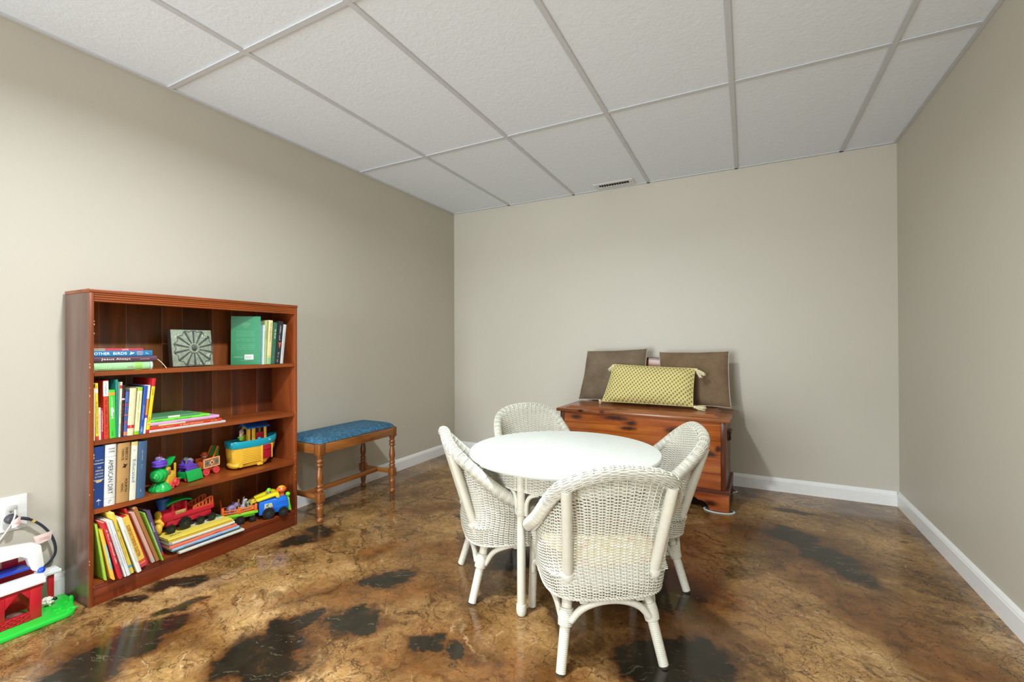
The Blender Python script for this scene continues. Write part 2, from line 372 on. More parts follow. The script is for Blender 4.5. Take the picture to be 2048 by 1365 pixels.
# ================================================================== bookcase
CX0, CX1 = -2.4712, -2.255          # back and front plane
CY0, CY1 = .800, 1.711
def wood_case(name, axis, mid=(138, 58, 30), **k):
    k.setdefault('rough', .36)
    d = tuple(int(c*.62) for c in mid); l = tuple(min(255, int(c*1.22)) for c in mid)
    return wood(name, d, mid, l, axis, **k)
CASE_Z = wood_case('cherry_upright', 'z', (126, 60, 24), scale=.8, grain=.4)
CASE_SIDE = wood('cherry_side_sheen', (72, 50, 43), (98, 72, 62), (116, 90, 80), 'z', .7, .3, .7)  # greyed colour carries the sheen on the near side
CASE_Y = wood_case('cherry_board', 'y', (136, 66, 25), scale=.8, grain=.4)
CASE_RED = wood_case('cherry_plinth', 'y', (114, 46, 20), scale=.8, rough=.3, grain=.4)
PLK = [wood('cherry_plank_%d' % k, tuple(int(c*.66) for c in m_), m_, tuple(int(c*1.25) for c in m_), 'z', .9, .4, .7) for k, m_ in enumerate([(120, 68, 26), (106, 62, 27), (130, 74, 28), (96, 50, 22), (128, 66, 24), (110, 52, 20), (100, 46, 18)])]
SHZ = [(.913, .910), (.643, .632), (.375, .361), (.088, .083)]
def shz(i, y): a, b = SHZ[i]; return a+(b-a)*(y-CY0)/(CY1-CY0)
case = thing('bookcase', 'tall reddish brown wooden bookcase full of books and toys against the left wall', 'bookcase', (0, 0, 0))
T = .0145
for y in (CY0, CY1-T):
    if y == CY0:
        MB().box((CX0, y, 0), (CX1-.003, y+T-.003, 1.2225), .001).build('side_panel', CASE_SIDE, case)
        MB().box((CX1-.006, y-.0003, 0), (CX1, y+T, 1.2225), .0018).box((CX0, y+T-.003, 0), (CX1-.004, y+T, 1.222)).build('face_stile', CASE_Z, case, label='orange brown front edge')
    else: MB().box((CX0, y, 0), (CX1, y+T, 1.2225), .0015).build('side_panel', CASE_Z, case)
MB().box((CX0, CY0-.002, 1.2225), (CX1+.003, CY1+.002, 1.2365), .002).build('top_board', CASE_Y, case)
def reeds(z0, z1, n, x0, x1, name):
    p = [(x0, z0)]
    h = (z1-z0)/n
    for k in range(n):
        for a in np.linspace(0, PI, 6): p.append((x1-.0032+.0034*math.sin(a), z0+k*h+h*.5*(1-math.cos(a))*.94+h*.03))
    p.append((x0, z1))
    MB().prism(p, CY0+T, CY1-T, 'y').build(name, CASE_Y if z0 > 1 else CASE_RED, case, smooth=True)
reeds(1.186, 1.2225, 4, CX1-.018, CX1, 'reeded_rail')
reeds(.0655, .0835, 3, CX1-.018, CX1+.002, 'reeded_rail')
for i in range(4):
    a, b = SHZ[i]; th = .019 if i < 3 else .017
    y0, y1 = CY0+T, CY1-T; xf = CX1-.002 if i < 3 else CX1-.004
    V = [(x, y, z+dz) for x in (CX0+.012, xf) for y, z in ((y0, a), (y1, b)) for dz in (-th, 0)]
    bm = bmesh.new(); vs = [bm.verts.new(v) for v in V]
    for f in ((0, 1, 3, 2), (4, 6, 7, 5), (0, 4, 5, 1), (2, 3, 7, 6), (1, 5, 7, 3), (0, 2, 6, 4)): bm.faces.new([vs[k] for k in f])
    bmesh.ops.recalc_face_normals(bm, faces=bm.faces[:]); bmesh.ops.bevel(bm, geom=bm.edges[:], offset=.0015, segments=2, affect='EDGES')
    MB().bm(bm).build('shelf', CASE_Y, case)
MB().box((CX1-.018, CY0+T, 0), (CX1-.002, CY1-T, .0655), .001).build('kick_board', CASE_RED, case)
ys = [CY0+T, .905, 1.001, 1.14, 1.228, 1.368, 1.467, 1.608, CY1-T]
for k in range(len(ys)-1):
    MB().box((CX0, ys[k]+.0002, .02), (CX0+.0105, ys[k+1]-.0002, 1.222), .0028, seg=2).build('back_plank', PLK[[2, 0, 1, 2, 3, 4, 5, 6][k]], case)
for y in ys[1:-1]: MB().box((CX0+.002, y-.0009, .02), (CX0+.0096, y+.0009, 1.222)).build('plank_seam_glint', plain((150, 122, 98), .5), case, smooth=False, label='pale line painted for light caught between back planks')  # pale strips paint the light caught along the plank edges
rb = random.Random(5); b = MB()
for _ in range(26):
    z = rb.uniform(.05, 1.18); y = CY0+rb.choice([.0005, T-.001]) if rb.random() < .75 else CY1-T+.002
    if y > 1: b.box((CX1-.0004, y, z), (CX1+.0004, y+.0025, z+rb.uniform(.002, .006)))
    else: b.box((CX1-.0004, y, z), (CX1+.0004, y+.002, z+rb.uniform(.002, .008)))
b.build('chipped_finish', plain((205, 160, 130), .6), case, smooth=False, kind='stuff', label='pale chips along the front edges')

# ================================================================== books
SLOPE = [(a-b)/(CY1-CY0) for a, b in SHZ]
PAGE = plain((226, 216, 194), .7, .06, 160)
def text_mesh(s, L, Hh, mat, parent, M, name='title_lettering', shear=0, bold=0.0):
    """s stretched to length L, height Hh, centred, in the local XY plane of M"""
    cu = bpy.data.curves.new('t', 'FONT'); cu.body = s; cu.size = 1; cu.shear = shear; cu.offset = bold; cu.resolution_u = 3
    o = bpy.data.objects.new('t', cu); COL.objects.link(o); bpy.context.view_layer.update()
    me = bpy.data.meshes.new_from_object(o); bpy.data.objects.remove(o)
    V = np.zeros(len(me.vertices)*3); me.vertices.foreach_get('co', V); V = V.reshape(-1, 3)
    lo, hi = V.min(0), V.max(0); sc = np.array([L/max(1e-6, hi[0]-lo[0]), Hh/max(1e-6, hi[1]-lo[1]), 1]); V = (V-(lo+hi)/2)*sc
    me.vertices.foreach_set('co', V.ravel()); me.transform(M); me.update(); me.name = name
    me.materials.append(mat); o = bpy.data.objects.new(name, me); COL.objects.link(o); o.parent = parent
    return o
def scribble(L, Hh, M, seed=0, rows=1):
    r = random.Random(seed); b = MB(); 
    for q in range(rows):
        x = -L/2; yy = Hh*((rows-1)/2-q)*1.5
        while x < L/2:
            wd = Hh*r.uniform(.4, .8); h = Hh*r.choice([.62, .7, .95])
            if r.random() < .16: x += Hh*.5; continue
            b.box((x, yy-Hh/2, -.0001), (min(x+wd*.2, L/2), yy-Hh/2+h, .0001), M=M); y2 = yy-Hh/2+h*r.choice([0, .42, .8]); b.box((x+wd*.2, y2, -.0001), (min(x+wd*.8, L/2+.001), y2+h*.18, .0001), M=M); b.box((x+wd*.72, yy-Hh/2, -.0001), (min(x+wd*.9, L/2+.002), yy-Hh/2+h*r.choice([.45, .9]), .0001), M=M)
            x += wd*1.25
    return b
SPINE = Matrix(((0, 0, 1, 0), (0, 1, 0, 0), (-1, 0, 0, 0), (0, 0, 0, 1)))   # text runs down the spine (-z), its up is +y, normal +x
SPINE_H = Matrix(((0, 0, 1, 0), (1, 0, 0, 0), (0, 1, 0, 0), (0, 0, 0, 1)))  # text runs across the spine (+y)
def book(label, y, z, t, h, d, rgb, lean=0, x=-2.262, flat=False, title=None, tcol=(245, 240, 230), tpos=.5, tlen=.6, th=.55, tshear=0, tbold=0,
         scrib=None, bands=(), round_=.0, soft=False, group=None, rough=.5, yaw=0, labels=(), shelf=0, name='book', pages=None):
    """upright: spine faces +x, left-bottom edge at (x,y,z). flat: lying, spine along y, right end at y"""
    rot = Euler((math.radians(-lean), 0, math.radians(yaw)))
    if flat: rot = Euler((math.radians(90)-SLOPE[shelf], 0, math.radians(yaw)))
    r = thing(name, label, 'book', (x, y, z), group=group, rot=rot)
    ct = min(.0026, t*.22) if not soft else .0009
    P = [(-d, 0), (-d, ct), (-.004, ct), (-.004, t-ct), (-d, t-ct), (-d, t)]
    rr = round_ if round_ else min(.0012, t*.2)
    for a in np.linspace(0, PI, 7): P.append((-rr+rr*math.sin(a), t/2+t/2*math.cos(a)))
    cov = MB().prism([(p[0], p[1]) for p in P], 0, h, 'z'); mt = plain(rgb, rough, .05, 30); cov.build('cover', mt, r)
    g = .0 if soft else .003
    MB().box((-d+g, ct, g), (-.0045, t-ct, h-g)).build('pages', pages or PAGE, r, smooth=False)
    e = .00035
    def at(f, M): return TR(e, t/2, h*(1-f)) @ M
    for (f0, f1, c) in bands:
        q = [(-.006, t+e*.6)]+[(-rr+(rr+e*.5)*math.sin(a), t/2+(t/2+e*.5)*math.cos(a)) for a in np.linspace(0, PI, 7)]+[(-.006, -e*.6)]
        MB().prism(q, h*(1-f1), h*(1-f0), 'z').build('spine_band', plain(c, rough), r)
    if title: text_mesh(title, tlen*h, th*t, plain(tcol, .5), r, at(tpos, SPINE), shear=tshear, bold=tbold)
    for (f, L, fh, c, sd) in (scrib or ()): scribble(L*h, fh*t, at(f, SPINE), sd).build('small_lettering', plain(c, .5), r, smooth=False)
    for (txt, f, L, fh, c) in labels: text_mesh(txt, L*t, fh*t, plain(c, .5), r, at(f, SPINE_H), name='cross_lettering')
    return r
def lay(i, y): return shz(i, y)+.0004
# ---- top shelf, stack lying at the left (bottom to top)
yL = .8152
book('thick pale green book, bottom of the lying stack on the top shelf', 1.014, lay(0, 1.014), .033, .197, .14, (156, 205, 146), flat=True, round_=.009, bands=[(.978, 1, (172, 208, 190)), (.96, .975, (228, 222, 196)), (.945, .957, (92, 140, 158)), (.68, .8, (146, 196, 92))],
     scrib=[(.60, .10, .35, (178, 130, 120), 4), (.88, .04, .25, (226, 236, 216), 8), (.2, .26, .5, (178, 216, 160), 9)])
jz = lay(0, 1.029)+.0334
def lying(label, y1, z, t, h, d, rgb, **k): return book(label, y1, z, t, h, d, rgb, flat=True, **k)
jb = lying('dark purple book with pale title and ribbon marker, in the lying stack', 1.029, jz, .0245, .213, .145, (88, 56, 74), round_=.006)
SP = SPINE
def on(b, f, t, h, M=SP, e=.0004): return TR(e, t/2, h*(1-f)) @ M
def ttxt(b, s, y0, y1, y_end, t, fh, col, z=0.5, **k):
    # lettering on a lying book between room y0..y1 ; spine runs towards +y, book right end at y_end
    M = TR(.0005, t*z, (y_end-(y0+y1)/2)) @ SPINE
    return text_mesh(s, abs(y1-y0), fh*t, plain(col, .5), b, M, **k)
ttxt(jb, 'Jesus', .838, .880, 1.029, .0245, .42, (238, 228, 204)); ttxt(jb, 'Always', .886, .934, 1.029, .0245, .42, (238, 228, 204))
scribble(.034, .0045, TR(.0005, .012, 1.029-.983) @ SPINE, 3).build('small_lettering', plain((206, 190, 180), .5), jb, smooth=False)
MB().tube(catmull([(-.13, .012, .003), (-.02, .009, -.002), (-.002, .006, -.006), (.008, -.012, -.019), (.014, -.031, -.030)], 8), .0011, 5).build('ribbon_marker', plain((226, 206, 176), .6), jb, label='pale ribbon hanging out')
bz = jz+.0247
bb_ = lying('blue book with white capitals in the lying stack on the top shelf', 1.012, bz, .0225, .197, .14, (34, 112, 160), round_=.001)
ttxt(bb_, 'OTHER', .8165, .866, 1.012, .0225, .46, (226, 240, 244), bold=.012); ttxt(bb_, 'BIRDS', .8765, .922, 1.012, .0225, .46, (226, 240, 244), bold=.012)
for k, s_ in enumerate(('SARAH', 'ADDISON', 'ALLEN')): ttxt(bb_, s_, .957 if k != 1 else .9545, .976 if k != 1 else .9785, 1.012, .0225, .17, (226, 205, 200), z=.78-.27*k, bold=.01)
MB().prism([(0, 0), (.012, .003), (.018, .010), (.010, .008), (.004, .013), (.003, .006)], 0, .0003, 'x', TR(.0003, .0055, 1.012-.931) @ Matrix(((1, 0, 0, 0), (0, 0, 1, 0), (0, -1, 0, 0), (0, 0, 0, 1)))).build('bird_emblem', plain((222, 238, 240), .5), bb_, smooth=False)
scribble(.010, .007, TR(.0005, .011, 1.012-.993) @ SPINE, 5).build('small_lettering', plain((222, 236, 240), .5), bb_, smooth=False)
lz = bz+.0227
lb = lying('thin red book topmost on the lying stack of the top shelf', .979, lz, .0085, .164, .12, (190, 58, 76), round_=.0006)
ttxt(lb, 'LOVE', .906, .927, .979, .0085, .62, (248, 226, 222), bold=.01)
MB().box((-.001, .0006, .128), (.0006, .0079, .1638)).build('pale_pages_strip', plain((206, 206, 180), .6), lb, smooth=False)
MB().box((-.001, .003, .1281), (.0009, .0058, .1637)).build('dark_strip', plain((70, 66, 60), .6), lb, smooth=False)
# ---- carved plaque
PL1 = plain((142, 152, 130), .7, .2, 60, .3); PL2 = plain((70, 77, 76), .7, .16, 60, .3); PLD = plain((58, 52, 46), .8, .1)
tk = thing('carved_plaque', 'square grey green stone plaque carved with a rosette on the top shelf', 'plaque', (-2.335, 1.127, lay(0, 1.12)+.0035), rot=Euler((0, math.radians(-7), math.radians(3))))
Wp, Hp = .182, .173
MB().box((-.026, 0, 0), (0, Wp, Hp), .002).build('slab', PL1, tk)
MB().box((-.027, -.0012, .0), (-.003, .0008, Hp)).build('dark_edge', PLD, tk, smooth=False)
cy_, cz_ = .097, .084; b = MB(); b2 = MB()
for k in range(14):
    a = 2*PI*(k+.5)/14; R1, R2 = .024, .087
    p = [(cy_+R1*math.cos(a-.09), cz_+R1*math.sin(a-.09)), (cy_+R2*math.cos(a-.055), cz_+R2*math.sin(a-.055)), (cy_+R2*1.02*math.cos(a), cz_+R2*1.02*math.sin(a)), (cy_+R2*math.cos(a+.055), cz_+R2*math.sin(a+.055)), (cy_+R1*math.cos(a+.09), cz_+R1*math.sin(a+.09))]
    p = [(min(Wp-.002, max(.003, q[0])), min(Hp-.003, max(.003, q[1]))) for q in p]
    MB().prism(p, -.002, .0022, 'x', bev=.0006).build('rosette_rib', PL2, tk)
    am = 2*PI*k/14
    RS = lambda s_: .0855-.0055*math.cos(PI*s_/.2244)
    p0 = np.array([[.0008, cy_+RS(s_)*math.cos(am+s_), cz_+RS(s_)*math.sin(am+s_)] for s_ in np.linspace(-.2244, .2244, 9)])
    p0[:, 1] = np.clip(p0[:, 1], .004, Wp-.003); p0[:, 2] = np.clip(p0[:, 2], .004, Hp-.004)
    b2.tube(p0, .0012, 5)
    b.ell((.002, cy_+.020*math.cos(a), cz_+.020*math.sin(a)), (.004, .0052, .0052), seg=8, rings=6)
b2.build('scalloped_outline', PLD, tk)
b.build('bead_ring', PL1, tk)
MB().ell((.002, cy_, cz_), (.007, .011, .011)).build('centre_boss', PL2, tk)
for s_, yy, zz, L, hh in (('all', .024, .143, .026, .016), ('th', .148, .146, .026, .016), ('thes', .142, .012, .048, .014), ('ll', .157, .048, .02, .02)):
    text_mesh(s_, L, hh, plain((214, 218, 196), .7), tk, TR(.0012, yy, zz) @ SPINE_H, name='carved_lettering', shear=.35)
# ---- top shelf, upright books at the right
GRN = (8, 116, 68)
gb = thing('book', 'large green hardback turned to show its back cover on the top shelf', 'book', (-2.262, 1.494, lay(0, 1.49)+.0006), rot=Euler((math.radians(-1.0), 0, math.radians(40))))
# local: spine at +x edge seen on the right; back cover faces the room (-y side)
MB().prism([(-.137, 0), (-.137, .002), (-.004, .002), (-.004, .012), (-.137, .012), (-.137, .014), (-.002, .014), (0, .011), (0, .003), (-.002, 0)], 0, .252, 'z').build('cover', plain(GRN, .5, .04), gb)
MB().box((-.134, .002, .003), (-.0045, .012, .249)).build('pages', PAGE, gb, smooth=False)
MB().box((-.001, .0015, .0), (.0004, .0125, .252)).build('spine_band', plain((40, 160, 164), .4), gb, smooth=False)
COVER = Matrix(((1, 0, 0, 0), (0, 0, -1, 0), (0, 1, 0, 0), (0, 0, 0, 1)))   # text on the -y face
for (f0, n, cx, ww, c) in ((.218, 6, -.068, .05, (150, 190, 150)), (.175, 6, -.068, .09, (104, 190, 146)), (.135, 3, -.068, .09, (104, 190, 146)), (.105, 6, -.068, .088, (104, 190, 146)), (.043, 2, -.1, .045, (170, 220, 190)), (.022, 1, -.07, .04, (150, 200, 170))):
    for q in range(n):
        w_ = ww*(1 if n != 6 or ww > .06 else (.6+.4*math.sin(q)))
        scribble(w_, .0026, TR(cx, -.0004, f0-q*.0052) @ COVER, q*7+int(f0*1000)).build('small_lettering', plain(c, .5), gb, smooth=False)
MB().box((-.072, -.0006, .027), (-.03, 0, .052)).build('barcode_patch', plain((226, 228, 222), .5), gb, smooth=False)
b = MB(); xx = -.067
for k in range(12): b.box((xx, -.0009, .031), (xx+.0006+.0012*((k*7) % 3 == 0), -.0004, .046)); xx += .0026
b.build('barcode', plain((40, 46, 44), .6), gb, smooth=False)
scribble(.15, .005, TR(.0006, .007, .15) @ SPINE, 11).build('small_lettering', plain((210, 240, 236), .5), gb, smooth=False)
G1 = 'upright books at the right of the top shelf'
def up(i, label, y, t, h, lean, rgb, d=.14, **k): return book(label, y, lay(i, y)+max(0, t*math.sin(math.radians(lean))), t, h, d, rgb, lean, **k)
up(0, 'slim pale mint book beside the green hardback', 1.5105, .0075, .208, 2.2, (196, 222, 208), group=G1, scrib=[(.4, .5, .4, (120, 150, 140), 2)])
up(0, 'pale green book left of the cream spine on the top shelf', 1.5190, .0125, .232, 2.4, (166, 178, 120), group=G1, scrib=[(.3, .3, .35, (90, 100, 60), 3)])
up(0, 'cream yellow book with a long upright title on the top shelf', 1.533, .0225, .235, 3.4, (222, 208, 150), group=G1, title='The Independent', tcol=(110, 100, 76), tpos=.28, tlen=.44, th=.4, tshear=.2, bands=[(.86, 1, (150, 186, 140)), (.8, .86, (196, 200, 120))])
mf = up(0, 'dark green book with white title on the top shelf', 1.5572, .0225, .224, 4.2, (52, 104, 74), group=G1, title='My Family', tcol=(226, 236, 224), tpos=.28, tlen=.24, th=.42, tshear=.2, tbold=.01, scrib=[(.75, .35, .2, (130, 160, 136), 4)])
bkk = up(0, 'black book with an orange triangle on its spine', 1.5815, .0285, .232, 5.4, (42, 42, 48), group=G1, rough=.4, scrib=[(.20, .2, .3, (214, 212, 206), 6), (.40, .14, .28, (214, 212, 206), 7), (.77, .14, .3, (214, 212, 206), 8), (.93, .05, .4, (190, 190, 190), 9)])
MB().prism([(.006, 0), (.0135, .034), (-.0015, .034)], 0, .0004, 'x', TR(.0003, .0105, .082)).build('triangle_emblem', plain((214, 92, 58), .4), bkk, smooth=False)
up(0, 'pale grey book at the right end of the top shelf', 1.6115, .0165, .216, 5.8, (196, 196, 196), group=G1, scrib=[(.5, .55, .3, (130, 130, 130), 4)])
def fit_row(R):
    # R: list of [y, t, h, lean]; thin each book so that it clears its right neighbour top and bottom
    for a, b in zip(R, R[1:]):
        hm = min(a[2], b[2]); ta, tb = math.tan(math.radians(a[3])), math.tan(math.radians(b[3])); ca = math.cos(math.radians(a[3]))
        gap = min((b[0]-a[0]), (b[0]+tb*hm-a[0]-ta*hm))*ca
        a[1] = max(.003, min(a[1], gap-.0007))
    return R
# ---- second shelf, upright picture books
G2 = 'upright picture books on the second shelf'
D2 = [('cream picture book at the far left of the second shelf', .8152, .007, .204, 0, (222, 208, 172), dict()),
 ('yellow picture book with black spine lettering', .8235, .0085, .224, -.7, (236, 212, 44), dict(bands=[(.1, .17, (238, 236, 228)), (.93, 1, (206, 60, 40))], scrib=[(.6, .55, .5, (60, 52, 30), 12), (.06, .06, .5, (70, 60, 30), 3)])),
 ('short white book in front of a grey one', .8325, .0065, .127, -.4, (236, 222, 214), dict(scrib=[(.5, .6, .35, (206, 120, 120), 2)], d=.1)),
 ('short crimson book with white spine lettering', .8396, .0085, .124, -.4, (178, 22, 44), dict(scrib=[(.52, .45, .55, (246, 230, 230), 4), (.18, .2, .5, (246, 230, 230), 7)], d=.1)),
 ('tall orange red book with a white label at the top of its spine', .8485, .0168, .233, -.6, (206, 58, 34), dict(bands=[(.015, .27, (232, 228, 226))], scrib=[(.55, .42, .42, (70, 30, 22), 5), (.14, .2, .5, (120, 110, 130), 6), (.86, .12, .4, (70, 30, 22), 5)])),
 ('bright green book with bold white title', .8662, .0205, .1935, -1.0, (70, 196, 60), dict(title='tiBert', tcol=(244, 246, 236), tpos=.48, tlen=.24, th=.5, tbold=.03, scrib=[(.25, .2, .25, (236, 240, 226), 4), (.9, .1, .3, (60, 130, 50), 6)], bands=[(.05, .11, (226, 150, 40))])),
 ('glossy teal book between the bright green and a pale one', .8877, .0068, .234, -.3, (34, 128, 120), dict(rough=.2)),
 ('pale book with a red dot near the top of its spine', .8952, .0062, .2235, 1.7, (222, 218, 190), dict(bands=[(.06, .12, (206, 48, 44))], scrib=[(.5, .3, .5, (70, 60, 60), 4), (.85, .2, .45, (80, 90, 120), 6)])),
 ('black book with red spine lettering', .9022, .0083, .2095, 1.9, (36, 30, 32), dict(scrib=[(.2, .2, .4, (190, 60, 40), 4), (.48, .25, .55, (206, 50, 34), 9), (.82, .2, .35, (150, 70, 40), 6)], bands=[(.255, .285, (230, 226, 214))])),
 ('blue picture book spotted with red', .9115, .0105, .1875, 2.4, (72, 98, 170), dict(bands=[(.9, .98, (226, 120, 90)), (.0, .03, (50, 60, 110)), (.3, .33, (196, 60, 70)), (.52, .55, (206, 90, 70)), (.68, .71, (196, 50, 50))], scrib=[(.45, .4, .5, (34, 40, 90), 11)])),
 ('thick cream book with a small red label low on its spine', .9232, .0225, .1945, 3.2, (222, 212, 168), dict(round_=.003, rough=.5, bands=[(.78, .85, (198, 44, 44))], scrib=[(.815, .05, .3, (240, 210, 200), 6)])),
 ('cream book with bright green bands at head and foot', .9478, .0165, .197, 3.9, (230, 224, 166), dict(bands=[(.0, .075, (150, 196, 40)), (.925, 1, (140, 186, 36))], scrib=[(.3, .35, .35, (110, 120, 70), 4), (.62, .2, .2, (150, 140, 90), 6)])),
 ('royal blue book beside the yellow and red one', .9662, .0128, .2015, 4.8, (42, 78, 160), dict(scrib=[(.55, .3, .3, (206, 210, 226), 4), (.9, .1, .4, (220, 220, 230), 6)], bands=[(.9, 1.0, (40, 110, 170))])),
 ('white and orange paperback on the second shelf', .981, .0068, .204, 5.2, (232, 226, 220), dict(soft=True, bands=[(.28, .62, (226, 130, 40)), (.62, .68, (110, 60, 150))])),
 ('tall yellow and red book leaning at the right of the second shelf row', .9898, .0118, .2325, 6.2, (190, 30, 36), dict(bands=[(.15, .94, (236, 202, 24))], d=.17, scrib=[(.25, .12, .6, (50, 40, 30), 4), (.78, .14, .7, (50, 40, 30), 9)]))]
R = fit_row([[d_[1], d_[2], d_[3], d_[4]] for d_ in D2])
for (lab, y, t, h, ln, rgb, k), (_, t, _, _) in zip(D2, R): up(1, lab, y, t, h, ln, rgb, group=G2, **k)
up(1, 'grey book standing behind the short white one', .8332, .0075, .206, -.3, (150, 140, 118), group=G2, x=-2.372, d=.08)
up(1, 'dark green grey book behind the bright green one', .866, .0165, .236, -.3, (44, 58, 52), group=G2, x=-2.40, d=.06)
# ---- second shelf, books lying at the right of the row (bottom first)
G3 = 'picture books lying in a stack on the second shelf'
z = lay(1, 1.317)
L2 = [('white and grey picture book at the bottom of the stack on the second shelf', 1.317, .0105, .316, .2, (196, 184, 182), dict(soft=False, bands=[(.0, .015, (230, 226, 226))])),
 ('red holiday picture book with yellow stars in the stack', 1.298, .0125, .296, .2, (204, 54, 36), dict(title='A Real Christmas', tcol=(248, 214, 150), tpos=.55, tlen=.34, th=.5, tshear=.3, scrib=[(.22, .16, .35, (240, 196, 90), 5), (.88, .1, .4, (244, 200, 100), 9)])),
 ('thin brown picture book in the stack on the second shelf', 1.272, .0055, .265, .19, (150, 96, 60), dict(bands=[(.1, .5, (190, 206, 150))])),
 ('pink lavender picture book in the stack', 1.287, .0115, .283, .2, (220, 158, 206), dict(scrib=[(.45, .2, .35, (170, 110, 180), 6)])),
 ('lime green picture book with dark spine lettering in the stack', 1.243, .0115, .239, .19, (112, 218, 60), dict(title='THE WHITE BEAR', tcol=(50, 120, 50), tpos=.52, tlen=.3, th=.5, scrib=[(.12, .12, .35, (50, 120, 50), 3), (.9, .1, .3, (50, 120, 50), 4)])),
 ('grey green picture book on top of the stack', 1.2, .0085, .186, .16, (84, 140, 96), dict(bands=[(.3, .55, (206, 216, 190))], soft=True))]
for lab, y1, t, L, d, rgb, k in L2:
    book(lab, y1, z+(1.317-y1)*SLOPE[1], t, L, d, rgb, flat=True, group=G3, x=-2.258, shelf=1, **k); z += t+.0004
# ---- third shelf, five thick books
G4 = 'thick upright books on the third shelf'
b3 = up(2, 'thick blue dictionary with gold lettering on the third shelf', .8152, .0325, .241, .6, (24, 62, 128), group=G4, d=.17, round_=.004, bands=[(.265, .28, (176, 178, 176)), (.535, .55, (176, 178, 176))], scrib=[(.90, .1, .12, (200, 200, 190), 3)])
for k, (s_, L) in enumerate((('College Edition', .9), ('THE', .4), ('AMERICAN', .86), ('HERITAGE', .82), ('DICTIONARY', .92))):
    text_mesh(s_, L*.029, .0065, plain((214, 206, 176), .4), b3, TR(.0006, .0163, .241-[.054, .082, .094, .106, .118][k]) @ SPINE_H, name='cross_lettering')
MB().prism([(-.012, 0), (-.002, .006), (.012, .004), (.006, -.004), (-.006, -.006)], 0, .0004, 'x', TR(.0002, .0163, .241-.135)).build('gold_emblem', plain((206, 180, 130), .4), b3, smooth=False)
MB().prism([(-.009, -.004), (.001, .005), (.0, .0), (.009, -.004)], 0, .0004, 'x', TR(.0002, .0163, .032)).build('gold_emblem', plain((220, 220, 220), .4), b3, smooth=False)
b3 = up(2, 'thick white novel with tall black title on the third shelf', .8485, .0355, .2435, 1.2, (222, 222, 218), group=G4, title='AMERICAN DIRT', tcol=(34, 34, 36), tpos=.53, tlen=.56, th=.42, d=.17, round_=.004, bands=[(.199, .2025, (60, 60, 60)), (.876, .879, (60, 60, 60))], scrib=[(.925, .03, .25, (90, 90, 90), 5)])
for k, s_ in enumerate(('JEANINE', 'CUMMINS')): text_mesh(s_, .021, .0068, plain((70, 68, 64), .5), b3, TR(.0006, .0195, .2435*(1-.075-.045*k)) @ SPINE_H, name='cross_lettering')
b3 = up(2, 'thick tan and gold novel with dark lettering on the third shelf', .8865, .0435, .241, 1.6, (178, 138, 86), group=G4, d=.17, round_=.007)
for s_, yy, f, L in (('REBECCA', .030, .19, .052), ('YARROS', .0175, .19, .048), ('FOURTH', .031, .72, .052), ('WING', .0185, .745, .034)):
    text_mesh(s_, L, .0085, plain((74, 46, 22), .5), b3, TR(.0004, yy, .241*(1-f)) @ SPINE, bold=.006)
MB().prism([(-.008, -.002), (-.002, .004), (-.006, .012), (.003, .007), (.009, .010), (.005, .001), (.002, -.006), (-.004, -.004)], 0, .0004, 'x', TR(.0004, .025, .145)).build('bird_emblem', plain((40, 26, 16), .5), b3, smooth=False)
book_ed = up(2, 'white memoir with blue title on the third shelf', .9318, .0205, .2395, 2.1, (222, 218, 196), group=G4, title='Educated', tcol=(70, 116, 150), tpos=.50, tlen=.39, th=.58, d=.16, bands=[(0, .06, (206, 190, 110))], scrib=[(.14, .03, .3, (50, 50, 60), 3)])
up(2, 'slate blue hardback at the right of the thick books', .9535, .0322, .2365, 2.4, (66, 92, 122), group=G4, d=.16, round_=.003, rough=.3, scrib=[(.18, .06, .12, (206, 212, 216), 3), (.28, .1, .12, (180, 190, 200), 6), (.45, .08, .2, (140, 160, 180), 5), (.86, .05, .12, (210, 206, 196), 3)])
